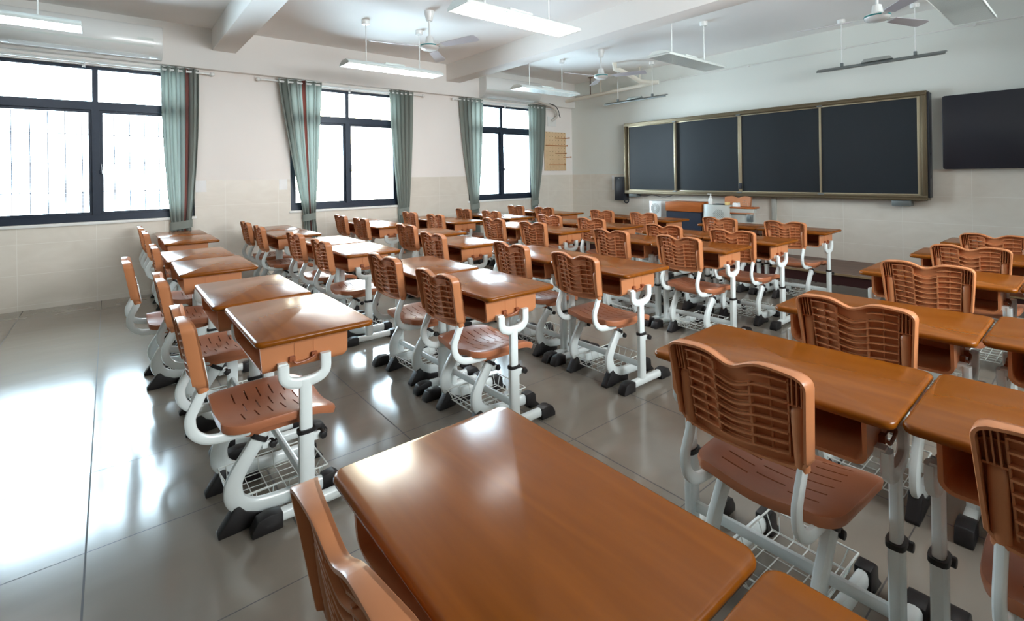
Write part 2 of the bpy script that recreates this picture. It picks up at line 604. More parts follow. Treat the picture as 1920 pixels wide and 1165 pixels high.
# windows: dark aluminium frames, panes, white sill
def make_window(i, y0, y1, ym, grille=False):
    fx0, fx1 = XL - 0.115, XL - 0.055
    root = bpy.data.objects.new('window_%d' % i, None)
    C.objects.link(root)
    root.location = (XL, (y0 + y1) / 2, WZ0)
    root['kind'] = 'structure'
    def part(name, bmx, m, **k):
        o = link(name, bmx, m, **k)
        o.parent = root
        o.matrix_parent_inverse = Matrix.Translation(root.location).inverted()
        return o
    t = 0.055
    b = bmesh.new()
    box(b, fx0, fx1, y0, y0 + t, WZ0, WZ1)
    box(b, fx0, fx1, y1 - t, y1, WZ0, WZ1)
    box(b, fx0, fx1, y0 + t, y1 - t, WZ0, WZ0 + 0.07)
    box(b, fx0, fx1, y0 + t, y1 - t, WZ1 - 0.035, WZ1)
    box(b, fx0, fx1, y0 + t, y1 - t, 2.035, 2.125)
    box(b, fx0, fx1, ym - 0.025, ym + 0.025, 2.125, WZ1 - 0.035)
    box(b, fx0 + 0.01, fx1 + 0.012, ym - 0.032, ym + 0.032, WZ0 + 0.07, 2.035)
    part('window_frame', b, M['winframe'])
    for k, (a, c, z0, z1) in enumerate(((y0 + t, ym - 0.03, WZ0 + 0.07, 2.035), (ym + 0.03, y1 - t, WZ0 + 0.07, 2.035),
                                        (y0 + t, ym - 0.025, 2.125, WZ1 - 0.035), (ym + 0.025, y1 - t, 2.125, WZ1 - 0.035))):
        part('window_pane', Bx(fx0 + 0.026, fx0 + 0.031, a, c, z0, z1), M['glass'])
        if k < 2:   # sliding sash
            s = bmesh.new()
            w = 0.03
            box(s, fx0 + 0.015, fx0 + 0.04, a, c, z0, z0 + w)
            box(s, fx0 + 0.015, fx0 + 0.04, a, c, z1 - w, z1)
            box(s, fx0 + 0.015, fx0 + 0.04, a, a + w, z0 + w, z1 - w)
            box(s, fx0 + 0.015, fx0 + 0.04, c - w, c, z0 + w, z1 - w)
            part('sash', s, M['winframe'])
    h = bmesh.new()
    box(h, fx1 + 0.012, fx1 + 0.03, ym + 0.025, ym + 0.05, 1.35, 1.40)
    box(h, fx1 + 0.022, fx1 + 0.034, ym + 0.035, ym + 0.047, 1.39, 1.455)
    part('window_handle', h, M['winframe'], bevel=0.003)
    part('window_sill', Bx(XL - 0.054, XL + 0.012, y0 - 0.02, y1 + 0.02, WZ0 - 0.03, WZ0 - 0.0005), M['sill'], bevel=0.004)
    return root
make_window(1, WIN[0][0], WIN[0][1], -0.105)
make_window(2, WIN[1][0], WIN[1][1], 2.63)
make_window(3, WIN[2][0], WIN[2][1], 5.42)

# unseen small high windows, added in the right wall to brighten the room
for _k, (a, b) in enumerate(FILL_WIN):
    bm = bmesh.new()
    xa, xb = XR + 0.07, XR + 0.13
    box(bm, xa, xb, a, b, RZ0, RZ0 + 0.05)
    box(bm, xa, xb, a, b, RZ1 - 0.04, RZ1)
    for y in (a, (a + b) / 2 - 0.025, b - 0.05):
        box(bm, xa, xb, y, y + 0.05, RZ0 + 0.05, RZ1 - 0.04)
    fr = struct('window_%d' % (_k + 4), bm, M['winframe'])
    link('window_pane', Bx(XR + 0.095, XR + 0.10, a + 0.05, b - 0.05, RZ0 + 0.05, RZ1 - 0.04), M['glass'], fr)

# security bars outside two windows
def grille(y0, y1, where):
    b = bmesh.new()
    x = XL - WALL_T - 0.075
    n = round((y1 - y0) / 0.137)
    for k in range(n + 1):
        y = y0 + (y1 - y0) * k / n
        cyl(b, (x, y, WZ0 - 0.05), (x, y, 2.06), 0.0055, 6)
    for z in (0.84, 1.155, 1.475, 1.79, 2.06):
        cyl(b, (x + 0.006, y0, z), (x + 0.006, y1, z), 0.0055, 6)
    for z in (0.95, 2.0):
        for y in (y0, y1):
            cyl(b, (XL - WALL_T - 0.001, y, z), (x, y, z), 0.004, 6)
    o = link('security_grille', b, M['winframe'])
    tag(o, 'thin metal security bars outside ' + where, 'window grille')
grille(-0.909, 0.735, 'the large window under the air conditioner')
grille(4.68, 6.17, 'the window closest to the blackboard')

# teaching platform
struct('trim_4', Bx(-6.2, XR, 6.215, YF, 0, 0.115), M['riser'])
plat = bpy.data.objects['trim_4']
link('platform_boards', Bx(-6.2, XR, 6.215, YF, 0.115, 0.130), M['platwood'], plat)
link('platform_nosing', Bx(-6.2, XR, 6.200, 6.2149, 0.108, 0.1305), M['nosing'], plat)

# ------------------------------------------------------------------ student desk
DZ = 0.69
def make_desk():
    root = thing('student_desk', '', '', (0, 0, 0))
    # top
    b = bmesh.new()
    hx, hy = 0.3225, 0.220
    rings = []
    for ins, z in ((0.010, DZ - 0.024), (0.003, DZ - 0.021), (0.0, DZ - 0.014), (0.0, DZ - 0.009), (0.003, DZ - 0.003), (0.009, DZ)):
        rings.append([b.verts.new((p[0], p[1], z)) for p in rounded_rect(-hx + ins, hx - ins, -hy + ins, hy - ins, 0.030 - ins, 6)])
    for r0, r1 in zip(rings, rings[1:]):
        n = len(r0)
        for k in range(n):
            b.faces.new((r0[k], r0[(k + 1) % n], r1[(k + 1) % n], r1[k]))
    b.faces.new(rings[0][::-1])
    b.faces.new(rings[-1])
    link('tabletop', b, M['wood'], root, angle=50)
    # open book box
    zt, zb = DZ - 0.0245, DZ - 0.142
    w, t, r = 0.262, 0.010, 0.032
    def section(hw, z0, z1, rr):
        pts = [(-hw, z1)]
        for k in range(7):
            a = math.radians(180 + 90 * k / 6)
            pts.append((-hw + rr + rr * math.cos(a), z0 + rr + rr * math.sin(a)))
        for k in range(7):
            a = math.radians(270 + 90 * k / 6)
            pts.append((hw - rr + rr * math.cos(a), z0 + rr + rr * math.sin(a)))
        pts.append((hw, z1))
        return pts
    out = section(w, zb, zt, r)
    inn = section(w - t, zb + t, zt, r - t)
    def yfront(z):
        return -0.196 + 0.012 * ((zt - z) / (zt - zb)) ** 2
    def yback(z):
        u = (zt - z) / (zt - zb)
        return 0.128 - 0.034 * (1 - math.sqrt(max(0.0, 1 - (max(0, u - 0.62) / 0.38) ** 2)))
    b = bmesh.new()
    O0 = [b.verts.new((p[0], yfront(p[1]), p[1])) for p in out]
    O1 = [b.verts.new((p[0], yback(p[1]), p[1])) for p in out]
    I0 = [b.verts.new((p[0], yfront(p[1]), p[1])) for p in inn]
    I1 = [b.verts.new((p[0], yback(p[1]) - t, p[1])) for p in inn]
    n = len(out)
    for k in range(n - 1):
        b.faces.new((O0[k], O1[k], O1[k + 1], O0[k + 1]))
        b.faces.new((I0[k], I0[k + 1], I1[k + 1], I1[k]))
        b.faces.new((O0[k], O0[k + 1], I0[k + 1], I0[k]))
    b.faces.new(O1)
    b.faces.new(I1)
    for A, B in ((0, 0), (n - 1, n - 1)):
        b.faces.new((O0[A], I0[A], I1[A], O1[A]))
    b.faces.new((O1[0], I1[0], I1[n - 1], O1[n - 1]))
    # raised panel lines and lugs on both sides
    for s in (-1, 1):
        for y in (-0.075, -0.005):
            box(b, s * w - 0.0018, s * w + 0.0018, y - 0.0015, y + 0.0015, zb + 0.045, zt - 0.004)
        for y in (-0.085, -0.064, -0.015, 0.006):
            box(b, s * w - 0.002, s * w + 0.004, y - 0.004, y + 0.004, zt - 0.010, zt)
        box(b, s * w - 0.002, s * w + 0.0035, -0.125, 0.045, zb + 0.030, zb + 0.033)
    link('book_box', b, M['plastic'], root, angle=40)
    for s in (-1, 1):
        x = s * 0.285
        # bag hook clip
        b = bmesh.new()
        xo = s * (w + 0.004)
        wire(b, catmull([(xo - s * 0.004, -0.088, zb + 0.042), (xo + s * 0.012, -0.082, zb + 0.034), (xo + s * 0.014, -0.070, zb + 0.026),
                         (xo + s * 0.014, -0.03, zb + 0.03), (xo + s * 0.012, -0.008, zb + 0.040), (xo - s * 0.004, -0.004, zb + 0.048)], 4), 0.0045, 8)
        for y in (-0.086, -0.006):
            box(b, min(s * w, xo + s * 0.010), max(s * w, xo + s * 0.010), y - 0.010, y + 0.010, zb + 0.032, zb + 0.052)
        link('bag_hook', b, M['hook'], root)
        # fork and column
        yc = -0.045
        b = bmesh.new()
        R = 0.077
        pts = [(x, yc - R, zb + 0.030), (x, yc - R, zb + 0.005)]
        for k in range(0, 17):
            a = math.pi + math.pi * k / 16
            ca, sa = math.cos(a), math.sin(a)
            pts.append((x, yc + R * math.copysign(abs(ca) ** 0.8, ca), zb - 0.002 - 0.046 * abs(sa) ** 0.8))
        pts += [(x, yc + R, zb + 0.005), (x, yc + R, zb + 0.045)]
        sweep(b, pts, 0.0205, 0.0125, (1, 0, 0), 14, 3.2)
        for yy in (yc - R, yc + R):
            box(b, min(s * (w - 0.002), x), max(s * (w - 0.002), x), yy - 0.016, yy + 0.016, zb + 0.012, zb + 0.036)
        link('fork', b, M['white_metal'], root)
        b = bmesh.new()
        sweep(b, [(x, yc, zb - 0.04), (x, yc, 0.28)], 0.0235, 0.0135, (1, 0, 0), 14, 3.2)
        link('upper_column', b, M['white_metal'], root)
        b = bmesh.new()
        sweep(b, [(x, yc, 0.315), (x, yc, 0.030)], 0.0285, 0.0175, (1, 0, 0), 14, 3.2)
        link('lower_column', b, M['white_metal'], root)
        b = bmesh.new()
        sweep(b, [(x, yc, 0.309), (x, yc, 0.323)], 0.0325, 0.0215, (1, 0, 0), 16, 3.2)
        link('collar', b, M['rubber'], root)
        b = bmesh.new()
        box(b, x - 0.007, x + 0.007, yc + 0.026, yc + 0.052, 0.268, 0.297)
        k1 = link('clamp_bracket', b, M['white_metal'], root, bevel=0.002)
        b = bmesh.new()
        sweep(b, [(x - 0.024, yc + 0.058, 0.284), (x + 0.024, yc + 0.058, 0.284)], 0.0135, 0.0135, None, 12, 2)
        sweep(b, [(x, yc + 0.050, 0.284), (x, yc + 0.075, 0.284)], 0.012, 0.012, None, 12, 2)
        link('knob', b, M['rubber'], root, bevel=0.003)
        # foot
        b = bmesh.new()
        sweep(b, [(x, -0.165, 0.036), (x, 0.150, 0.036)], 0.0215, 0.0195, (1, 0, 0), 14, 3.2)
        link('foot_bar', b, M['white_metal'], root)
        for y0, y1, lo in ((-0.238, -0.135, 1), (0.120, 0.215, 1)):
            b = bmesh.new()
            d = 1 if y0 > 0 else -1
            ya, yb2 = (y0, y1) if d > 0 else (y1, y0)
            prism(b, [(ya, 0.0), (ya, 0.058), (ya + d * 0.045, 0.064), (yb2 - d * 0.020, 0.055), (yb2, 0.020), (yb2, 0.0)], 0, x - 0.026, x + 0.026)
            link('foot_cap', b, M['rubber'], root, bevel=0.005)
    b = bmesh.new()
    sweep(b, [(-0.285, -0.045, 0.128), (0.285, -0.045, 0.128)], 0.018, 0.011, (0, 1, 0), 12, 3)
    link('crossbar', b, M['white_metal'], root)
    return root

# ------------------------------------------------------------------ student chair
def back_y0(z):
    return 0.042 * (0.785 - z) / 0.25
def back_hw(z):
    return 0.172 + 0.018 * (z - 0.53) / 0.25
def back_zt(s):
    return 0.790 - 0.027 * math.exp(-(s / 0.24) ** 2) - 0.014 * abs(s) ** 4 - 0.026 * max(0.0, 1 - math.sqrt(max(0.0, 1 - (max(0.0, abs(s) - 0.86) / 0.14) ** 2)))
def back_zb(s):
    return 0.520 + 0.016 * s * s + 0.022 * abs(s) ** 14
def back_pt(s, t, off=0.0):
    z = back_zb(s) + (back_zt(s) - back_zb(s)) * t
    x = s * back_hw(z)
    y = back_y0(z) - 0.022 * (1 - s * s) - off
    return Vector((x, y, z))

T_ROWS = [0.155 + 0.106 * k for k in range(8)]
def make_backrest(parent):
    b = bmesh.new()
    ss = sorted(set([-1 + 2 * k / 28 for k in range(29)] + [-0.66, -0.36, 0.36, 0.66, -0.96, 0.96, -0.98, 0.98, -0.992, 0.992]))
    ts = [0.0, 0.03, 0.08]
    for tr in T_ROWS:
        ts += [tr - 0.030, tr - 0.008, tr + 0.03]
    ts = sorted(set([t for t in ts if t < 0.975] + [0.985, 1.0]))
    th = 0.006
    F = [[b.verts.new(back_pt(s, t)) for s in ss] for t in ts]
    K = [[b.verts.new(back_pt(s, t, th)) for s in ss] for t in ts]
    hole = set()
    for j in range(len(ts) - 1):
        for i in range(len(ss) - 1):
            sm, tm = (ss[i] + ss[i + 1]) / 2, (ts[j] + ts[j + 1]) / 2
            if 0.36 < abs(sm) < 0.66 and any(tr - 0.030 < tm < tr - 0.008 for tr in T_ROWS[1:7]):
                hole.add((i, j))
    NI, NJ = len(ss) - 1, len(ts) - 1
    solid = lambda i, j: 0 <= i < NI and 0 <= j < NJ and (i, j) not in hole
    for j in range(NJ):
        for i in range(NI):
            if (i, j) in hole:
                continue
            b.faces.new((F[j][i], F[j + 1][i], F[j + 1][i + 1], F[j][i + 1]))
            b.faces.new((K[j][i], K[j][i + 1], K[j + 1][i + 1], K[j + 1][i]))
            for (di, dj, A, B2) in ((-1, 0, (j, i), (j + 1, i)), (1, 0, (j, i + 1), (j + 1, i + 1)), (0, -1, (j, i), (j, i + 1)), (0, 1, (j + 1, i), (j + 1, i + 1))):
                if not solid(i + di, j + dj):
                    b.faces.new((F[A[0]][A[1]], F[B2[0]][B2[1]], K[B2[0]][B2[1]], K[A[0]][A[1]]))
    # rim flange around the edge, reaching back to a flat plane
    loop = [(s, 0.0) for s in ss] + [(1.0, t) for t in ts[1:]] + [(s, 1.0) for s in ss[::-1][1:]] + [(-1.0, t) for t in ts[::-1][1:-1]]
    cen = Vector((0, 0, 0.65))
    P = [back_pt(s, t) for s, t in loop]
    n = len(P)
    R = []
    for i in range(n):
        tang = P[(i + 1) % n] - P[i - 1]
        nin = Vector((-tang.z, 0, tang.x)).normalized()
        if nin.dot(cen - P[i]) < 0:
            nin = -nin
        p = P[i]
        depth = back_y0(p.z) - (0.046 if loop[i][1] > 0 else 0.036)
        q = p + nin * 0.008
        R.append([b.verts.new(v) for v in ((p.x, p.y + 0.0005, p.z), (p.x, depth + 0.003, p.z), (p.x * 0.8 + q.x * 0.2, depth, p.z * 0.8 + q.z * 0.2), (q.x, depth, q.z), (q.x, p.y, q.z))])
    for i in range(n):
        A, B2 = R[i], R[(i + 1) % n]
        for k in range(5):
            k2 = (k + 1) % 5
            b.faces.new((A[k], A[k2], B2[k2], B2[k]))
    # ribs on the rear
    def hrib(s0, s1, t, dep, hh=0.0022, steps=5):
        prevq = None
        for i in range(steps + 1):
            s = s0 + (s1 - s0) * i / steps
            p = back_pt(s, t, th - 0.001)
            e = back_pt(s, t, th + dep)
            q = [b.verts.new((p.x, p.y, p.z - hh)), b.verts.new((p.x, p.y, p.z + hh)), b.verts.new((e.x, e.y, e.z + hh)), b.verts.new((e.x, e.y, e.z - hh))]
            if prevq:
                for k in range(4):
                    b.faces.new((prevq[k], prevq[(k + 1) % 4], q[(k + 1) % 4], q[k]))
            else:
                b.faces.new(q)
            prevq = q
        b.faces.new(prevq[::-1])
    def vrib(s, t0, t1, dep, hh=0.002, steps=4):
        prevq = None
        for i in range(steps + 1):
            t = t0 + (t1 - t0) * i / steps
            p = back_pt(s, t, th - 0.001)
            e = back_pt(s, t, th + dep)
            q = [b.verts.new((p.x - hh, p.y, p.z)), b.verts.new((p.x + hh, p.y, p.z)), b.verts.new((e.x + hh, e.y, e.z)), b.verts.new((e.x - hh, e.y, e.z))]
            if prevq:
                for k in range(4):
                    b.faces.new((prevq[k], prevq[(k + 1) % 4], q[(k + 1) % 4], q[k]))
            else:
                b.faces.new(q)
            prevq = q
        b.faces.new(prevq[::-1])
    for k, t in enumerate(T_ROWS):
        if k < 8:
            hrib(-0.735, -0.27, t + 0.012, 0.018)
            hrib(0.25, 0.735, t - 0.012, 0.018)
        if k < 7:
            hrib(-0.27, 0.25, t - 0.018, 0.018)
            hrib(-0.27, 0.25, t + 0.004, 0.006)
    vrib(-0.735, 0.10, 0.93, 0.012)
    vrib(0.735, 0.10, 0.91, 0.012)
    vrib(-0.27, 0.14, 0.90, 0.015, 0.003)
    vrib(0.25, 0.12, 0.80, 0.015, 0.003)
    vrib(-0.50, 0.12, 0.95, 0.007)
    vrib(0.50, 0.12, 0.95, 0.007)
    for s in (0.79, 0.845, 0.90):
        vrib(s, 0.66, 0.95, 0.018, 0.0015)
        vrib(-s, 0.66, 0.95, 0.018, 0.0015)
    for s in (-1, 1):
        hrib(s * 0.74, s * 0.98, 0.66, 0.014)
        hrib(s * 0.74, s * 0.98, 0.86, 0.008)
    o = link('backrest', b, M['plastic'], parent, angle=40)
    # sleeves that take the tubes
    for s in (-1, 1):
        b = bmesh.new()
        x = s * 0.152
        pts = [(x, back_y0(0.532) - 0.018, 0.532), (x, back_y0(0.62) - 0.019, 0.62), (x, back_y0(0.682) - 0.017, 0.682), (x, back_y0(0.692) - 0.013, 0.694)]
        sweep(b, pts, [0.0185, 0.0175, 0.0160, 0.010], 0.0165, (1, 0, 0), 14, 2.2)
        link('tube_sleeve', b, M['plastic'], o)
    return o

def make_seat(parent):
    b = bmesh.new()
    y0, y1, hw0 = 0.078, 0.474, 0.208
    def hw(v):
        e = abs(2 * v - 1)
        return hw0 * (1 - 0.20 * e ** 7) - (0.010 if v < 0.5 else 0.0) * e
    def pt(s, v, off=0.0):
        x = s * hw(v)
        y = y0 + (y1 - y0) * v
        z = 0.372 + 0.014 * s * s - 0.010 * math.cos(s * 3.0) * 0.5
        z += 0.012 * (max(0, 0.25 - v) / 0.25) ** 2 - 0.030 * (max(0, v - 0.72) / 0.28) ** 2 + 0.008 * math.sin(v * math.pi * 1.1)
        z -= 0.006 * abs(s) ** 10
        return Vector((x, y, z - off))
    # slits run across, in three staggered rows
    slits = []
    for row, (sa, sb, st) in enumerate(((-0.68, -0.28, 0.0), (-0.20, 0.20, 0.5), (0.28, 0.68, 0.0))):
        for k in range(6):
            v = 0.20 + 0.118 * k + 0.059 * (st * 2)
            if v < 0.86:
                slits.append((sa, sb, v))
    ss = sorted(set([-1, -0.96, -0.9, -0.8, -0.68, -0.58, -0.48, -0.38, -0.28, -0.20, -0.1, 0, 0.1, 0.20, 0.28, 0.38, 0.48, 0.58, 0.68, 0.8, 0.9, 0.96, 1]))
    hwv = 0.0065
    vs = [0, 0.015, 0.04, 0.08, 0.13]
    for k in range(12):
        c = 0.20 + 0.059 * k
        vs += [c - hwv, c + hwv]
    vs += [0.89, 0.92, 0.95, 0.975, 0.99, 1.0]
    vs = sorted(set(vs))
    th = 0.006
    F = [[b.verts.new(pt(s, v)) for s in ss] for v in vs]
    K = [[b.verts.new(pt(s, v, th)) for s in ss] for v in vs]
    NI, NJ = len(ss) - 1, len(vs) - 1
    hole = set()
    for j in range(NJ):
        for i in range(NI):
            sm, vm = (ss[i] + ss[i + 1]) / 2, (vs[j] + vs[j + 1]) / 2
            if any(sa < sm < sb and abs(vm - v) < hwv for sa, sb, v in slits):
                hole.add((i, j))
    solid = lambda i, j: 0 <= i < NI and 0 <= j < NJ and (i, j) not in hole
    for j in range(NJ):
        for i in range(NI):
            if (i, j) in hole:
                continue
            b.faces.new((F[j][i], F[j][i + 1], F[j + 1][i + 1], F[j + 1][i]))
            b.faces.new((K[j][i], K[j + 1][i], K[j + 1][i + 1], K[j][i + 1]))
            for (di, dj, A, B2) in ((-1, 0, (j, i), (j + 1, i)), (1, 0, (j, i + 1), (j + 1, i + 1)), (0, -1, (j, i), (j, i + 1)), (0, 1, (j + 1, i), (j + 1, i + 1))):
                if not solid(i + di, j + dj):
                    b.faces.new((F[A[0]][A[1]], F[B2[0]][B2[1]], K[B2[0]][B2[1]], K[A[0]][A[1]]))
    # skirt
    loop = [(s, 0.0) for s in ss] + [(1.0, v) for v in vs[1:]] + [(s, 1.0) for s in ss[::-1][1:]] + [(-1.0, v) for v in vs[::-1][1:-1]]
    cen = Vector((0, (y0 + y1) / 2, 0))
    R = []
    for s, v in loop:
        p = pt(s, v)
        d = (cen - Vector((p.x, p.y, 0))).normalized()
        a1 = p + d * -0.003 + Vector((0, 0, -0.008))
        a2 = p + d * 0.002 + Vector((0, 0, -0.030))
        a3 = p + d * 0.010 + Vector((0, 0, -0.030))
        a4 = p + d * 0.008 + Vector((0, 0, -0.004))
        R.append([b.verts.new(q) for q in (p + Vector((0, 0, 0.0003)), a1, a2, a3, a4)])
    n = len(R)
    for i in range(n):
        A, B2 = R[i], R[(i + 1) % n]
        for k in range(5):
            b.faces.new((A[k], A[(k + 1) % 5], B2[(k + 1) % 5], B2[k]))
    o = link('seat', b, M['seat'], parent, angle=45)
    # lower tray under the seat
    b = bmesh.new()
    A = [b.verts.new((p[0], p[1], 0.368)) for p in rounded_rect(-0.170, 0.170, y0 + 0.04, y1 - 0.05, 0.05, 5)]
    B2 = [b.verts.new((p[0], p[1], 0.326)) for p in rounded_rect(-0.160, 0.160, y0 + 0.06, y1 - 0.08, 0.05, 5)]
    n = len(A)
    for k in range(n):
        b.faces.new((A[k], A[(k + 1) % n], B2[(k + 1) % n], B2[k]))
    b.faces.new(B2)
    b.faces.new(A[::-1])
    link('seat_tray', b, M['seat'], o)
    return o

def make_chair():
    root = thing('student_chair', '', '', (0, 0, 0))
    make_backrest(root)
    make_seat(root)
    for s in (-1, 1):
        x = s * 0.152
        b = bmesh.new()
        pts = catmull([(x, 0.012, 0.645), (x, 0.022, 0.575), (x, 0.022, 0.535), (x, 0.000, 0.485), (x, -0.015, 0.445), (x, -0.006, 0.396), (x, 0.032, 0.362), (x, 0.09, 0.351), (x, 0.17, 0.349)], 5)
        sweep(b, pts, 0.0175, 0.0105, (1, 0, 0), 14, 2.8)
        link('back_tube', b, M['white_metal'], root)
        x = s * 0.148
        b = bmesh.new()
        sweep(b, [(x, 0.224, 0.345), (x, 0.182, 0.282)], 0.0225, 0.0125, (1, 0, 0), 14, 3)
        link('inner_tube', b, M['white_metal'], root)
        b = bmesh.new()
        pts = catmull([(x, 0.200, 0.312), (x, 0.166, 0.262), (x, 0.128, 0.204), (x, 0.112, 0.158), (x, 0.122, 0.105), (x, 0.170, 0.068), (x, 0.240, 0.057), (x, 0.34, 0.054), (x, 0.455, 0.053)], 5)
        sweep(b, pts, [0.0265 + 0.006 * math.exp(-((i - 20) / 9) ** 2) for i in range(len(pts))], 0.0165, (1, 0, 0), 14, 2.8)
        link('leg', b, M['white_metal'], root)
        b = bmesh.new()
        sweep(b, [(x, 0.196, 0.305), (x, 0.205, 0.319)], 0.0315, 0.0205, (1, 0, 0), 14, 3)
        link('collar', b, M['rubber'], root)
        b = bmesh.new()
        box(b, x - 0.006, x + 0.006, 0.209, 0.240, 0.262, 0.287)
        link('clamp_bracket', b, M['white_metal'], root, bevel=0.002)
        b = bmesh.new()
        cyl(b, (x - 0.020, 0.244, 0.274), (x + 0.020, 0.244, 0.274), 0.0125, 12)
        cyl(b, (x, 0.236, 0.274), (x, 0.262, 0.274), 0.011, 12)
        link('knob', b, M['rubber'], root, bevel=0.003)
        b = bmesh.new()
        prism(b, [(0.062, 0.0), (0.060, 0.012), (0.112, 0.088), (0.128, 0.092), (0.150, 0.066), (0.200, 0.042), (0.262, 0.033), (0.262, 0.0), (0.20, 0.010), (0.12, 0.0)], 0, x - 0.021, x + 0.021)
        link('rear_foot', b, M['rubber'], root, bevel=0.003)
        b = bmesh.new()
        prism(b, [(0.425, 0.018), (0.425, 0.084), (0.470, 0.088), (0.492, 0.070), (0.496, 0.030), (0.520, 0.008), (0.520, 0.0), (0.455, 0.0), (0.450, 0.016)], 0, x - 0.022, x + 0.022)
        link('front_foot', b, M['rubber'], root, bevel=0.004)
    # wire book basket
    b = bmesh.new()
    xa, ya, yb, zr, zl = 0.130, 0.105, 0.455, 0.103, 0.050
    def loopw(hx, y0, y1, z, r=0.0026):
        P = [(-hx, y0, z), (hx, y0, z), (hx, y1, z), (-hx, y1, z)]
        for i in range(4):
            cyl(b, P[i], P[(i + 1) % 4], r, 6)
    loopw(xa, ya, yb, zr, 0.003)
    loopw(xa - 0.018, ya + 0.025, yb - 0.025, zl, 0.0022)
    for k in range(5):
        x = (xa - 0.018) * (-0.8 + 0.4 * k)
        x2 = xa * (-0.8 + 0.4 * k)
        for p, q in (((x2, ya, zr), (x, ya + 0.025, zl)), ((x, ya + 0.025, zl), (x, yb - 0.025, zl)), ((x, yb - 0.025, zl), (x2, yb, zr))):
            cyl(b, p, q, 0.0019, 5)
    for k in range(6):
        y = ya + 0.03 + (yb - ya - 0.06) * k / 5
        for p, q in (((-xa, y, zr), (-xa + 0.018, y, zl)), ((-xa + 0.018, y, zl), (xa - 0.018, y, zl)), ((xa - 0.018, y, zl), (xa, y, zr))):
            cyl(b, p, q, 0.0019, 5)
    link('book_basket', b, M['wire'], root)
    return root

ORD = ['first', 'second', 'third', 'fourth', 'fifth', 'sixth', 'seventh', 'eighth']
# rows counted from the blackboard; (line from the windows, x, y, rotation degrees)
ROWS = {
    6: [(-6.441, .600), (-5.790, .606), (-4.575, .530), (-3.927, .547), (-2.911, .577), (-2.229, .612), (-.665, .547), (-.005, .535)],
    5: [(-6.215, 1.502), (-5.565, 1.502), (-4.610, 1.585), (-3.925, 1.585), (-2.860, 1.593), (-2.180, 1.593), (-.641, 1.590), (.010, 1.612)],
    4: [(-6.314, 2.620), (-5.665, 2.622), (-4.528, 2.634), (-3.680, 2.446), (-2.715, 2.487), (-2.066, 2.487), (-.609, 2.433), (.042, 2.485)],
    3: [(-6.110, 3.500), (-5.455, 3.518), (-4.420, 3.660), (-3.765, 3.665), (-2.742, 3.654), (-2.090, 3.654), (-.606, 3.549), (.045, 3.572)],
    2: [(-6.030, 4.330), (-5.380, 4.346), (-4.272, 4.390), (-3.620, 4.394), (-2.652, 4.308), (-2.000, 4.308), (-.558, 4.437), None],
    1: [(-6.005, 5.311), (-5.350, 5.311), (-4.302, 5.380), (-3.650, 5.380), (-2.642, 5.327), (-1.990, 5.327), (-.536, 5.268), None],
}
CHAIR = {(6, 0): (-6.44, .27), (6, 1): (-5.80, .28), (6, 2): (-4.52, .275), (6, 3): (-3.86, .10), (6, 4): (-3.06, .215), (6, 5): (-2.165, .220), (6, 6): (-.660, .262)}
NO_CHAIR = {(6, 7), (3, 7)}
desk0 = make_desk()
chair0 = make_chair()
first_d = first_c = True
for row in (6, 5, 4, 3, 2, 1):
    for i, p in enumerate(ROWS[row]):
        if p is None:
            continue
        rowname = {6: 'rearmost row', 1: 'front row by the platform'}.get(row, ORD[row - 1] + ' row from the blackboard')
        d = desk0 if first_d else copy_tree(desk0)
        first_d = False
        d.location = (p[0], p[1], 0)
        d.rotation_euler = (0, 0, math.radians(random.uniform(-0.6, 0.6)))
        tag(d, 'wood-topped school desk, %s from the windows in the %s' % (ORD[i], rowname), 'desk', 'single school desks in rows')
        if (row, i) in NO_CHAIR:
            continue
        c = chair0 if first_c else copy_tree(chair0)
        first_c = False
        q = CHAIR.get((row, i), (p[0], p[1] - 0.292 + (0.03 if (row, i) in ((5, 4), (4, 4)) else 0)))
        c.location = (q[0], q[1], 0)
        c.rotation_euler = (0, 0, math.radians(random.uniform(-2, 2) if row < 6 else 0))
        lab = 'tan plastic chair at the %s desk from the windows, %s' % (ORD[i], rowname)
        if (row, i) == (6, 3):
            lab = 'tan plastic chair pulled back furthest from its desk, rearmost row beside the empty floor'
        tag(c, lab, 'chair', 'tan school chairs at the desks')

# ------------------------------------------------------------------ curtains, rods
def rod(y0, y1, where):
    t = thing('curtain_rod', 'white curtain rod with ball ends over ' + where, 'curtain rod', (XL + 0.06, (y0 + y1) / 2, 2.525))
    b = bmesh.new()
    h = (y1 - y0) / 2
    cyl(b, (0, -h, 0), (0, h, 0), 0.013, 14)
    link('rod', b, M['white_plastic'], t)
    for s in (-1, 1):
        b = bmesh.new()
        for k, (r, d) in enumerate(((0.016, 0.0), (0.012, 0.012), (0.026, 0.04))):
            bmesh.ops.create_uvsphere(b, u_segments=14, v_segments=10, radius=r, matrix=Matrix.Translation((0, s * (h + d), 0)))
        link('finial', b, M['white_plastic'], t)
    for y in (-h * 0.72, 0.02, h * 0.72):
        b = bmesh.new()
        box(b, -0.060, -0.052, y - 0.014, y + 0.014, -0.05, 0.035)
        box(b, -0.052, 0.0, y - 0.008, y + 0.008, -0.022, -0.010)
        box(b, -0.016, 0.016, y - 0.008, y + 0.008, -0.020, -0.012)
        link('bracket', b, M['white_plastic'], t)
    return t
rod(-1.35, 0.925, 'the large window')
rod(1.50, 3.75, 'the middle window')
rod(4.38, 6.50, 'the window closest to the blackboard')

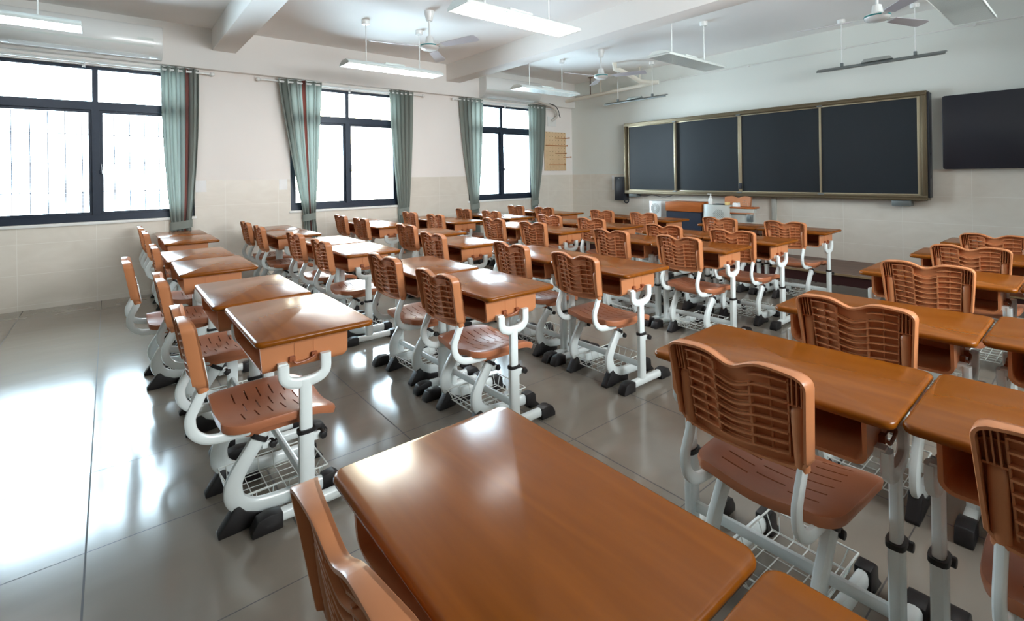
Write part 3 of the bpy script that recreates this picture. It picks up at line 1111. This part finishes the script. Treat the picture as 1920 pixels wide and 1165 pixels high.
def curtain(ya, yb, ta, tb, ba, bb, label, folds, amp_top, zt=2.56, ztie=0.755, zend=0.16, bend=1.7, maroon=None, skew=0.6):
    t = thing('curtain', label, 'curtain', (XL + 0.068, (ya + yb) / 2, zend), 0, 'tied curtains')
    b = bmesh.new()
    n = folds * 12
    zs = [zt, zt - 0.04] + [zt - 0.04 - (zt - 0.04 - ztie - 0.05) * k / 18 for k in range(1, 19)] + [ztie + 0.02, ztie, ztie - 0.02, ztie - 0.06]
    zs += [ztie - 0.06 - (ztie - 0.06 - zend) * k / 7 for k in range(1, 8)]
    rows = []
    ym = (ya + yb) / 2
    for z in zs:
        if z >= ztie:
            u = ((zt - z) / (zt - ztie)) ** bend
            l = ya + (ta - ya) * u
            r = yb + (tb - yb) * u
            a = amp_top * (1 - 0.55 * u)
        else:
            u = (ztie - z) / (ztie - zend)
            u = u * (2 - u)
            l = ta + (ba - ta) * u
            r = tb + (bb - tb) * u
            a = amp_top * (0.45 + 0.35 * u)
        row = []
        for i in range(n + 1):
            f = i / n
            ph = 2 * math.pi * folds * (f + 0.35 * f * (1 - f) * skew) + 0.7 * math.sin(5.3 * f + ya)
            x = a * math.sin(ph) + 0.25 * a * math.sin(ph * 2 + z * 1.3) * (1 if z < zt - 0.1 else 0.2)
            if abs(z - ztie) < 0.03:
                x *= 0.8
            x -= 0.030 * min(1.0, (zt - z) / (zt - ztie))
            if z < ztie - 0.03:
                x = -0.030 + (x + 0.030) * 0.6
            y = l + (r - l) * f + 0.12 * (r - l) / folds * math.sin(ph * 2)
            row.append(b.verts.new((x, y - ym, z - zend)))
        rows.append(row)
    for r0, r1 in zip(rows, rows[1:]):
        for i in range(n):
            f = b.faces.new((r0[i], r1[i], r1[i + 1], r0[i + 1]))
            if maroon and maroon[0] <= i / n < maroon[1]:
                f.material_index = 1
    link('cloth', b, [M['curtain'], M['lining']], t, angle=80, flip=False)
    # tie band
    b = bmesh.new()
    cx, rx, ry = -0.030, amp_top * 0.60 + 0.008, (tb - ta) / 2 + 0.012
    prof = []
    for z in (ztie - 0.045, ztie + 0.045):
        prof.append([b.verts.new((cx + rx * math.cos(2 * math.pi * k / 28), (ta + tb) / 2 - ym + ry * math.sin(2 * math.pi * k / 28), z - zend + 0.012 * math.sin(2 * math.pi * k / 28))) for k in range(28)])
    for k in range(28):
        b.faces.new((prof[0][k], prof[0][(k + 1) % 28], prof[1][(k + 1) % 28], prof[1][k]))
    link('tie_band', b, M['curtain'], t)
    # grommet rings where the rod passes
    b = bmesh.new()
    for k in range(folds):
        y = ya + (yb - ya) * (k + 0.25) / folds - ym
        P = [(-0.008 + 0.022 * math.cos(2 * math.pi * q / 16), y, 2.525 - zend + 0.022 * math.sin(2 * math.pi * q / 16)) for q in range(17)]
        wire(b, P, 0.005, 6)
    link('grommet', b, M['white_plastic'], t)
    return t
curtain(0.455, 0.835, 0.54, 0.735, 0.53, 0.75, 'tied teal-grey curtain with a maroon fold beside the large window', 5, 0.050, bend=2.2, maroon=(0.62, 0.72))
curtain(1.67, 2.225, 1.985, 2.135, 1.97, 2.17, 'grey-green curtain swept diagonally on the rear side of the middle window', 5, 0.055, bend=1.15, maroon=(0.56, 0.585))
curtain(3.225, 3.60, 3.36, 3.525, 3.34, 3.56, 'pale tied curtain on the blackboard side of the middle window', 5, 0.050, bend=1.6)
curtain(4.475, 4.95, 4.69, 4.84, 4.67, 4.87, 'grey tied curtain on the rear side of the window closest to the blackboard', 5, 0.050, bend=1.5)
curtain(5.97, 6.42, 6.045, 6.20, 6.03, 6.24, 'teal-grey tied curtain between the window closest to the blackboard and the pegboard', 5, 0.050, bend=2.0)

# ------------------------------------------------------------------ blackboard
BX0, BX1, BY, BZ0, BZ1 = -5.43, -1.285, 7.02, 0.915, 2.145
t = thing('blackboard', 'long dark sliding blackboard in a bronze frame on the front wall', 'blackboard', ((BX0 + BX1) / 2, YF, BZ0))
def bpart(name, bmx, m, parent=t, **k):
    o = link(name, bmx, m, **k)
    o.parent = parent
    o.matrix_parent_inverse = Matrix.Translation(t.location).inverted()
    return o
b = bmesh.new()
fw = 0.055
for (z0, z1) in ((BZ0, BZ0 + fw), (BZ1 - fw, BZ1)):
    box(b, BX0, BX1, BY, YF, z0, z1)
    box(b, BX0 + 0.01, BX1 - 0.01, BY - 0.012, BY, z0 + 0.008, z0 + 0.018)
    box(b, BX0 + 0.01, BX1 - 0.01, BY - 0.012, BY, z1 - 0.018, z1 - 0.008)
bpart('frame_rail', b, M['bronze'], bevel=0.003)
b = bmesh.new()
for (xa, xb) in ((BX0, BX0 + fw), (BX1 - fw, BX1)):
    box(b, xa, xb, BY, YF, BZ0 + fw, BZ1 - fw)
    box(b, xa + 0.012, xb - 0.012, BY - 0.010, BY, BZ0 + fw, BZ1 - fw)
bpart('frame_post', b, M['bronze'], bevel=0.003)
b = bmesh.new()
box(b, BX1, BX1 + 0.018, BY + 0.012, YF, BZ0 + 0.03, BZ1 - 0.02)
box(b, BX1 + 0.018, BX1 + 0.024, BY + 0.05, BY + 0.075, 1.16, 1.20)
box(b, BX1 + 0.018, BX1 + 0.024, BY + 0.05, BY + 0.075, 1.42, 1.45)
bpart('end_cover', b, M['blackplastic'], bevel=0.002)
bpart('back_panel', Bx(BX0 + fw, BX1 - fw, YF - 0.03, YF - 0.002, BZ0 + fw, BZ1 - fw), M['blackplastic'])
xs = [BX0 + fw + 0.03, -4.435, -3.395, -2.345, BX1 - fw - 0.004]
for k in range(4):
    xa, xb = xs[k], xs[k + 1]
    yy = BY + (0.020 if k in (0, 3) else 0.052)
    pz0, pz1 = BZ0 + fw + 0.002, BZ1 - fw - 0.002
    if k == 0: xb += 0.012
    if k == 3: xa -= 0.012
    p = bpart('board_panel', Bx(xa, xb, yy, yy + 0.022, pz0, pz1), M['slate'])
    b = bmesh.new()
    e = 0.022
    box(b, xa, xb, yy - 0.008, yy + 0.024, pz0 - 0.001, pz0 + e * 0.7)
    box(b, xa, xb, yy - 0.008, yy + 0.024, pz1 - e * 0.7, pz1 + 0.001)
    box(b, xa - 0.002, xa + (e if k in (2, 3) else 0.010), yy - 0.010, yy + 0.024, pz0, pz1)
    box(b, xb - (e + 0.006 if k in (0, 1, 3) else 0.010), xb + 0.002, yy - 0.010, yy + 0.024, pz0, pz1)
    f = link('panel_edge', b, M['champagne'], bevel=0.002)
    f.parent = p
    f.matrix_parent_inverse = (Matrix.Translation(t.location)).inverted()
    f.matrix_parent_inverse = Matrix.Identity(4) @ Matrix.Translation((0, 0, 0))
    if k == 1:
        b = bmesh.new()
        box(b, xb - 0.020, xb + 0.025, yy - 0.022, yy - 0.008, pz0 + 0.05, pz0 + 0.13)
        bpart('lock', b, M['blackplastic'], bevel=0.004)
b = bmesh.new()
for x in xs[1:4]:
    box(b, x - 0.035, x + 0.035, BY - 0.006, BY + 0.014, BZ0 + fw - 0.012, BZ0 + fw + 0.010)
    box(b, x - 0.030, x + 0.030, BY - 0.006, BY + 0.014, BZ1 - fw - 0.010, BZ1 - fw + 0.008)
bpart('slide_clip', b, M['greymetal'], bevel=0.002)

tag(link('junction_box', Bx(-1.62, -1.44, 7.05, YF, 0.845, 0.9149), M['greymetal'], bevel=0.004), 'small dark grey box under the display end of the blackboard', 'cable box')
b = Bx(-5.36, -5.20, 7.05, YF, 0.858, 0.9149)
tag(link('junction_box', b, M['greymetal'], bevel=0.004), 'small dark grey box under the window end of the blackboard', 'cable box')
b = bmesh.new()
wire(b, catmull([(-5.19, 7.10, 0.885), (-5.05, 7.10, 0.878), (-4.93, 7.10, 0.90), (-4.82, 7.10, 0.885), (-4.72, 7.10, 0.868), (-4.60, 7.10, 0.880), (-4.52, 7.10, 0.91)], 6), 0.005, 8)
tag(link('cable', b, M['cable']), 'thin black cable sagging under the window end of the blackboard', 'cable')

# wall speaker by the blackboard
t2 = thing('wall_speaker', 'tall black wall speaker beside the window end of the blackboard', 'speaker', (-5.55, YF, 0.79))
b = Bx(-0.105, 0.105, -0.15, -0.004, 0.0, 0.42)
link('cabinet', b, M['blackplastic'], t2, bevel=0.008)
b = Bx(-0.085, 0.085, -0.156, -0.151, 0.03, 0.37)
link('speaker_grille', b, M['screen'], t2, bevel=0.002)
b = bmesh.new()
box(b, -0.015, 0.015, -0.158, -0.1515, 0.382, 0.394)
link('logo_plate', b, M['greymetal'], t2)
b = bmesh.new()
wire(b, catmull([(0.08, -0.10, 0.002), (0.085, -0.10, -0.03), (0.105, -0.08, -0.045), (0.12, -0.05, -0.03), (0.118, -0.03, 0.03)], 5), 0.009, 8)
link('cable', b, M['cable'], t2)

# dark display panel
b = bmesh.new()
prism(b, rounded_rect(-1.165, 0.33, 1.262, 2.065, 0.025, 5), 1, 7.085, 7.14)
o = link('display_panel', b, M['screen'], bevel=0.004)
tag(o, 'plain dark rounded display panel on the wall past the blackboard frame', 'display')
link('wall_mount', Bx(-0.8, -0.1, 7.14, YF, 1.45, 1.9), M['blackplastic'], o)
tag(link('wall_paper_strip', Bx(-5.83, -5.78, YF - 0.003, YF - 0.0005, 0.97, 1.235), M['paper']), 'narrow white paper strip on the tiles beside the black speaker', 'paper')
for y0, y1, lab in ((0.785, 0.895, 'plain white rectangle on the tiles beside the large window'), (1.70, 1.80, 'plain white rectangle on the tiles under the diagonal grey-green curtain')):
    tag(link('white_patch', Bx(XL + 0.0005, XL + 0.003, y0, y1, 1.125, 1.262), M['paper']), lab, 'paper')  # flat white rectangles laid on the dado tiles

# conduit along the top of the front wall
b = bmesh.new()
cyl(b, (-6.7, 7.155, 2.80), (XR, 7.155, 2.80), 0.008, 8)
for x in (-5.6, -4.4, -3.3, -2.1, -0.9, 0.3):
    box(b, x - 0.01, x + 0.01, 7.143, YF, 2.785, 2.815)
tag(link('cable_conduit', b, M['matte_white']), 'thin white conduit running along the front wall above the blackboard', 'conduit')
# conduit below the blackboard
tag(link('cable_trunking', Bx(-3.00, -2.94, 7.135, YF, 0.131, 0.914), M['podium'], bevel=0.003), 'white vertical cable trunking under the blackboard behind the podium', 'trunking')

# ------------------------------------------------------------------ podium group
PZ = 0.130
t = thing('lectern_cabinet', 'wooden-topped teacher desk with a dark navy front panel on the platform', 'lectern', (-3.9025, 6.48, PZ))
w = 0.2775
link('top_panel', Bx(-w, w, -0.12, 0.20, 0.580, 0.715), M['lecwood'], t, bevel=0.004)
link('front_panel', Bx(-w + 0.006, w - 0.006, -0.105, 0.19, 0.0, 0.580), M['navy'], t)

t = thing('multimedia_podium', 'light grey steel teaching podium with a round speaker grille on the platform', 'podium', (-3.33, 6.42, PZ))
b = bmesh.new()
prism(b, [(-0.262, 0.075), (-0.262, -0.04), (-0.137, -0.09), (0.131, -0.09), (0.131, 0.075)], 2, 0.0, 0.695)
link('body', b, M['podium'], t, bevel=0.005)
b = bmesh.new()
cx, cz = -0.015, 0.555
for i in range(-7, 8):
    for j in range(-2, 9):
        xx, zz = i * 0.0125, j * 0.0125
        if xx * xx + zz * zz <= 0.088 ** 2 and (i + j) % 2 == 0:
            prism(b, [(cx + xx + 0.0042 * math.cos(a * math.pi / 3), cz + zz + 0.0042 * math.sin(a * math.pi / 3)) for a in range(6)], 1, -0.0925, -0.0895)
g = link('speaker_grille', b, M['dot'], t)
g['kind'] = 'stuff'
b = bmesh.new()
prism(b, [(0.132, 0.12), (0.132, -0.075), (0.22, -0.072), (0.33, -0.055), (0.43, -0.01), (0.43, 0.12)], 2, 0.655, 0.677)
link('worktop', b, M['lecwood'], t, bevel=0.003)
b = bmesh.new()
prism(b, [(0.132, 0.09), (0.132, -0.062), (0.21, -0.062), (0.31, -0.05), (0.41, -0.005), (0.41, 0.09)], 2, 0.600, 0.655)
link('keyboard_drawer', b, M['podium'], t, bevel=0.003)
b = bmesh.new()
prism(b, [(0.132, -0.06), (0.132, -0.070), (0.22, -0.070), (0.32, -0.056), (0.418, -0.010), (0.41, -0.005), (0.31, -0.048), (0.21, -0.06)], 2, 0.588, 0.600)
link('drawer_edge', b, M['lecwood'], t)
link('lower_cabinet', Bx(0.132, 0.40, -0.03, 0.07, 0.0, 0.588), M['podium'], t, bevel=0.004)
b = bmesh.new()
box(b, 0.34, 0.42, -0.045, -0.029, 0.49, 0.585)
box(b, 0.375, 0.392, -0.055, -0.045, 0.51, 0.56)
link('lock_plate', b, M['greymetal'], t, bevel=0.003)
link('monitor_slot', Bx(-0.12, 0.04, -0.05, 0.06, 0.695, 0.706), M['blackplastic'], t, bevel=0.002)

t = thing('loudspeaker_cabinet', 'white boxy loudspeaker with round grille standing behind the navy teacher desk', 'loudspeaker', (-4.575, 6.80, PZ))
link('cabinet', Bx(-0.108, 0.108, -0.12, 0.20, 0.0, 0.695), M['white_plastic'], t, bevel=0.006)
b = bmesh.new()
for r in (0.075, 0.055, 0.035):
    wire(b, [(-0.0 + r * math.cos(2 * math.pi * k / 24), -0.1215, 0.58 + r * math.sin(2 * math.pi * k / 24)) for k in range(25)], 0.003, 6)
link('speaker_ring', b, M['alu'], t)

t = thing('pump_bottle', 'clear white pump bottle standing on the grey podium', 'bottle', (-3.505, 6.42, PZ + 0.6955))
b = bmesh.new()
lathe(b, [(0.0, 0.0), (0.028, 0.0), (0.030, 0.005), (0.030, 0.07), (0.024, 0.085), (0.012, 0.092), (0.012, 0.10), (0.0, 0.10)], 20)
link('bottle_body', b, M['white_plastic'], t)
b = bmesh.new()
lathe(b, [(0.0, 0.10), (0.014, 0.10), (0.014, 0.115), (0.005, 0.117), (0.005, 0.135), (0.012, 0.137), (0.012, 0.145), (0.0, 0.146)], 16)
box(b, -0.042, 0.0, -0.005, 0.005, 0.137, 0.145)
link('pump_head', b, M['white_plastic'], t)
tag(link('sponge_block', Bx(-3.285, -3.235, 6.38, 6.44, PZ + 0.6955, PZ + 0.735), M['sponge'], bevel=0.006), 'yellow sponge block on top of the grey podium', 'sponge')
b = bmesh.new()
pts = rounded_rect(-0.045, 0.045, -0.03, 0.03, 0.012, 3)
A = [b.verts.new((x, y, 0)) for x, y in pts]
B2 = [b.verts.new((x * 0.9 + random.uniform(-.006, .006), y * 0.9 + random.uniform(-.006, .006), 0.045 + random.uniform(-.012, .012))) for x, y in pts]
n = len(pts)
for k in range(n):
    b.faces.new((A[k], A[(k + 1) % n], B2[(k + 1) % n], B2[k]))
b.faces.new(A[::-1])
b.faces.new(B2)
tag(link('paper_wad', b, M['paper'], loc=(-3.145, 6.42, PZ + 0.6775)), 'crumpled white tissue beside the sponge on the podium worktop', 'tissue')

# teacher's chair behind the podium faces the class
c = copy_tree(chair0)
c.location = (-3.40, 6.985, PZ)
c.rotation_euler = (0, 0, math.pi + 0.05)
tag(c, 'tan plastic chair on the platform behind the grey podium, facing the class', 'chair')
c.name = 'teacher_chair'

# ------------------------------------------------------------------ pegboard on the window wall
t = thing('pegboard', 'light wood pegboard with pegs on the window wall near the corner', 'pegboard', (XL, 6.70, 1.345))
link('board', Bx(0.001, 0.016, -0.30, 0.275, 0.0, 0.745), M['peg'], t, bevel=0.002)
for (y0, y1, z, d) in ((-0.02, 0.26, 0.63, 0.13), (-0.27, 0.27, 0.485, 0.06), (-0.02, 0.27, 0.335, 0.03), (0.20, 0.30, 0.26, 0.13), (-0.18, 0.24, 0.115, 0.03)):
    b = bmesh.new()
    cyl(b, (0.016, y1 - 0.02, z), (0.016 + d, y1 - 0.02, z), 0.009, 10)
    bmesh.ops.create_uvsphere(b, u_segments=10, v_segments=8, radius=0.015, matrix=Matrix.Translation((0.016 + d, y1 - 0.02, z)))
    cyl(b, (0.025, y0, z), (0.025, y1 - 0.02, z), 0.008, 10)
    link('peg', b, M['pegwood'], t)

# ------------------------------------------------------------------ pendant lamps
def make_lamp(glow):
    t = thing('pendant_lamp', '', '', (0, 0, 0))
    hw, hl = 0.135, 0.60
    b = bmesh.new()
    prism(b, [(-hw, 0.0), (-hw, 0.022), (-0.06, 0.060), (0.06, 0.060), (hw, 0.022), (hw, 0.0), (hw - 0.008, 0.0), (hw - 0.012, 0.010), (-hw + 0.012, 0.010), (-hw + 0.008, 0.0)], 1, -hl, hl)
    box(b, -hw, hw, -hl, -hl + 0.008, -0.0005, 0.022)
    box(b, -hw, hw, hl - 0.008, hl, -0.0005, 0.022)
    link('housing', b, M['lampbody'], t, bevel=0.0015, segs=1)
    link('diffuser', Bx(-hw + 0.010, hw - 0.010, -hl + 0.010, hl - 0.010, 0.001, 0.009), M['diffuser_lit' if glow else 'diffuser'], t)
    b = bmesh.new()
    box(b, -0.04, 0.04, -0.12, 0.12, 0.060, 0.085)
    link('gear_box', b, M['lampbody'], t, bevel=0.004)
    for y in (-0.34, 0.34):
        b = bmesh.new()
        cyl(b, (0, y, 0.058), (0, y, ZC - 2.52 - 0.03), 0.006, 8)
        link('suspension_rod', b, M['white_plastic'], t)
        b = bmesh.new()
        lathe(b, [(0.0, ZC - 2.52 - 0.05), (0.040, ZC - 2.52 - 0.05), (0.046, ZC - 2.52 - 0.04), (0.046, ZC - 2.52 - 0.001), (0, ZC - 2.52 - 0.001)], 20, (0, y, 0))
        link('ceiling_rose', b, M['white_plastic'], t)
    return t
lamp0 = make_lamp(True)
lamp_off = make_lamp(False)
for i, (x, y, lab) in enumerate(((-5.36, 2.62, 'white pendant lamp hanging in front of the middle window, beside the first ceiling fan'),
                                 (-3.05, 2.60, 'bright white pendant lamp between the two ceiling beams, above the middle desks'),
                                 (-5.42, 5.15, 'white pendant lamp hanging in front of the far air conditioner'),
                                 (-3.05, 5.15, 'grey-green unlit pendant lamp hanging past the second beam, before the blackboard'),
                                 (-5.36, -0.76, 'long pendant lamp in front of the large air conditioner'),
                                 (-0.72, 5.15, 'shaded pendant lamp hanging by the ceiling above the dark display'))):
    o = lamp0 if i == 0 else (lamp_off if i == 2 else copy_tree(lamp_off if i in (3, 5) else lamp0))
    o.location = (x, y, 2.52)
    tag(o, lab, 'ceiling lamp', 'pendant classroom lamps')

def make_board_light():
    t = thing('board_light', '', '', (0, 0, 0))
    b = bmesh.new()
    prism(b, [(-0.05, -0.028), (-0.055, -0.016), (-0.01, 0.014), (0.05, 0.020), (0.055, 0.010), (0.0, -0.002)], 0, -0.60, 0.60)
    link('reflector', b, M['greymetal'], t)
    b = bmesh.new()
    cyl(b, (-0.585, 0.01, -0.012), (0.585, 0.01, -0.012), 0.010, 10)
    link('tube', b, M['alu'], t)
    b = bmesh.new()
    prism(b, [(-0.15, 0.018), (-0.12, 0.055), (0.12, 0.055), (0.15, 0.018)], 1, -0.02, 0.04)
    link('ballast_box', b, M['alu'], t, bevel=0.003)
    for x in (-0.345, 0.345):
        b = bmesh.new()
        box(b, x - 0.014, x + 0.014, -0.012, 0.022, 0.012, 0.055)
        link('clip', b, M['greymetal'], t, bevel=0.003)
        b = bmesh.new()
        cyl(b, (x, 0.005, 0.05), (x, 0.005, ZC - 2.49 - 0.02), 0.005, 8)
        link('suspension_rod', b, M['white_plastic'], t)
        b = bmesh.new()
        lathe(b, [(0.0, ZC - 2.49 - 0.045), (0.036, ZC - 2.49 - 0.045), (0.042, ZC - 2.49 - 0.035), (0.042, ZC - 2.49 - 0.001), (0, ZC - 2.49 - 0.001)], 20, (x, 0.005, 0))
        link('ceiling_rose', b, M['white_plastic'], t)
    return t
bl0 = make_board_light()
for i, (x, lab) in enumerate(((-5.00, 'slim grey board light hanging over the window end of the blackboard'), (-1.67, 'slim grey board light hanging over the display end of the blackboard'))):
    o = bl0 if i == 0 else copy_tree(bl0)
    o.location = (x, 6.76, 2.49)
    tag(o, lab, 'board light', 'blackboard lights')

# ------------------------------------------------------------------ ceiling fans
def make_fan():
    t = thing('ceiling_fan', '', '', (0, 0, 0))
    H = ZC - 2.66
    b = bmesh.new()
    lathe(b, [(0.0, H - 0.11), (0.030, H - 0.11), (0.036, H - 0.10), (0.052, H - 0.03), (0.055, H - 0.001), (0.0, H - 0.001)], 20)
    link('ceiling_rose', b, M['white_plastic'], t)
    b = bmesh.new()
    cyl(b, (0, 0, 0.08), (0, 0, H - 0.10), 0.012, 12)
    link('down_rod', b, M['white_plastic'], t)
    b = bmesh.new()
    lathe(b, [(0.0, 0.045), (0.045, 0.045), (0.045, 0.07), (0.036, 0.12), (0.030, 0.125), (0.0, 0.125)], 20)
    link('lower_cup', b, M['white_plastic'], t)
    b = bmesh.new()
    lathe(b, [(0.0, -0.030), (0.05, -0.028), (0.085, -0.018), (0.100, 0.0), (0.102, 0.012)], 28)
    lathe(b, [(0.102, 0.026), (0.098, 0.036), (0.06, 0.048), (0.0, 0.050)], 28)
    mt = link('motor', b, M['white_plastic'], t)
    b = bmesh.new()
    lathe(b, [(0.102, 0.012), (0.1035, 0.014), (0.1035, 0.024), (0.102, 0.026)], 28)
    link('teal_stripe', b, M['teal'], mt)
    for k in range(3):
        a = 2 * math.pi * k / 3
        R = Matrix.Rotation(a, 4, 'Z')
        b = bmesh.new()
        pts = [(0.19, -0.045), (0.60, -0.062), (0.635, -0.050), (0.645, 0.0), (0.635, 0.050), (0.60, 0.058), (0.19, 0.045)]
        prism(b, pts, 2, 0.004, 0.010)
        for v in b.verts:
            v.co.z -= v.co.y * 0.22
        bmesh.ops.transform(b, matrix=R, verts=b.verts[:])
        bl = link('blade', b, M['fanblade'], t)
        b = bmesh.new()
        prism(b, [(0.09, -0.014), (0.20, -0.030), (0.26, -0.030), (0.26, 0.030), (0.20, 0.030), (0.09, 0.014)], 2, 0.011, 0.016)
        for v in b.verts:
            v.co.z -= v.co.y * 0.22
        bmesh.ops.transform(b, matrix=R, verts=b.verts[:])
        link('blade_arm', b, M['white_plastic'], bl)
    return t
fan0 = make_fan()
for i, (x, y, rz, lab) in enumerate(((-4.66, 2.70, 18, 'white ceiling fan with teal stripe between the beams, beside the middle window'),
                                     (-4.64, 5.50, 22, 'white ceiling fan with teal stripe before the front corner, beside the pipe'),
                                     (-1.345, 5.48, 70, 'white ceiling fan with teal stripe near the board light at the display end'))):
    o = fan0 if i == 0 else copy_tree(fan0)
    o.location = (x, y, 2.66)
    o.rotation_euler = (0, 0, math.radians(rz))
    tag(o, lab, 'ceiling fan', 'white ceiling fans')

# ------------------------------------------------------------------ air conditioners
def make_ac(L):
    t = thing('air_conditioner', '', '', (0, 0, 0))
    h = L / 2
    prof = [(0.0, 0.0), (0.06, 0.0), (0.105, 0.008), (0.145, 0.030), (0.178, 0.066), (0.200, 0.110), (0.210, 0.160), (0.212, 0.22), (0.205, 0.315), (0.190, 0.335), (0.0, 0.335)]
    b = bmesh.new()
    A = [b.verts.new((x, -h, z)) for x, z in prof]
    B2 = [b.verts.new((x, h, z)) for x, z in prof]
    n = len(prof)
    b.faces.new(A)
    b.faces.new(B2[::-1])
    for k in range(n):
        b.faces.new((A[k], A[(k + 1) % n], B2[(k + 1) % n], B2[k]))
    link('casing', b, M['white_plastic'], t, angle=32, bevel=0.006)
    b = bmesh.new()
    prism(b, [(0.108, 0.004), (0.152, 0.030), (0.155, 0.026), (0.111, 0.000)], 1, -h + 0.06, h - 0.12)
    link('louvre', b, M['matte_white'], t)
    b = bmesh.new()
    prism(b, [(0.196, 0.106), (0.203, 0.126), (0.2065, 0.124), (0.200, 0.104)], 1, -h + 0.01, h - 0.08)
    link('trim_strip', b, M['lampbody'], t)
    b = bmesh.new()
    prism(b, [(0.2105, 0.17), (0.2135, 0.17), (0.2125, 0.20), (0.2105, 0.20)], 1, h - 0.22, h - 0.08)
    link('display_window', b, M['lampbody'], t)
    return t
ac0 = make_ac(1.25)
ac0.location = (XL + 0.10, -0.155, 2.60)
tag(ac0, 'long white wall air conditioner above the large window', 'air conditioner', 'wall air conditioners')
ac1 = copy_tree(ac0)
ac1.location = (XL + 0.10, 5.46, 2.585)
tag(ac1, 'white wall air conditioner above the window closest to the blackboard', 'air conditioner', 'wall air conditioners')

# refrigerant hose from the far unit into the wall
b = bmesh.new()
wire(b, catmull([(XL + 0.17, 6.085, 2.62), (XL + 0.17, 6.30, 2.58), (XL + 0.14, 6.52, 2.54), (XL + 0.13, 6.64, 2.46), (XL + 0.10, 6.66, 2.38), (XL + 0.02, 6.60, 2.30)], 8), 0.024, 12)
o = link('refrigerant_hose', b, M['tape'])
tag(o, 'taped pale hose curving from the far air conditioner into the wall', 'hose')
b = bmesh.new()
wire(b, catmull([(XL + 0.155, 6.42, 2.60), (XL + 0.150, 6.56, 2.575), (XL + 0.135, 6.66, 2.50), (XL + 0.14, 6.685, 2.40), (XL + 0.15, 6.70, 2.36)], 6), 0.008, 8)
link('cable', b, M['cable'], o)
link('wall_plate', Bx(XL + 0.0005, XL + 0.012, 6.50, 6.72, 2.20, 2.38), M['matte_white'], o)

# drain pipe along the front wall
b = bmesh.new()
zp = 2.715
sweep(b, [(-6.72, 6.92, zp - 0.02), (-4.70, 6.92, zp + 0.03)], 0.032, 0.032, None, 14, 2)
o = link('drain_pipe', b, M['pipe'])
tag(o, 'cream drain pipe along the front corner rising to the ceiling in elbows', 'pipe')
b = bmesh.new()
P = [(-4.64, 6.92, zp + 0.03), (-4.74, 6.88, zp + 0.032), (-4.86, 6.72, zp + 0.06), (-4.93, 6.50, zp + 0.16), (-4.98, 6.36, zp + 0.22), (-5.05, 6.33, zp + 0.23), (-5.06, 6.33, ZC - 0.001)]
wire(b, P, 0.036, 14)
link('elbow_run', b, M['pipe'], o)
for (x, m) in ((-6.10, 'rust'), (-5.85, 'pipe'), (-5.0, 'pipe')):
    b = bmesh.new()
    cyl(b, (x, 6.92, zp + 0.02), (x, 6.92, ZC - 0.001), 0.009, 8)
    box(b, x - 0.03, x + 0.03, 6.885, 6.955, ZC - 0.012, ZC - 0.001)
    link('hanger', b, M[m], o)
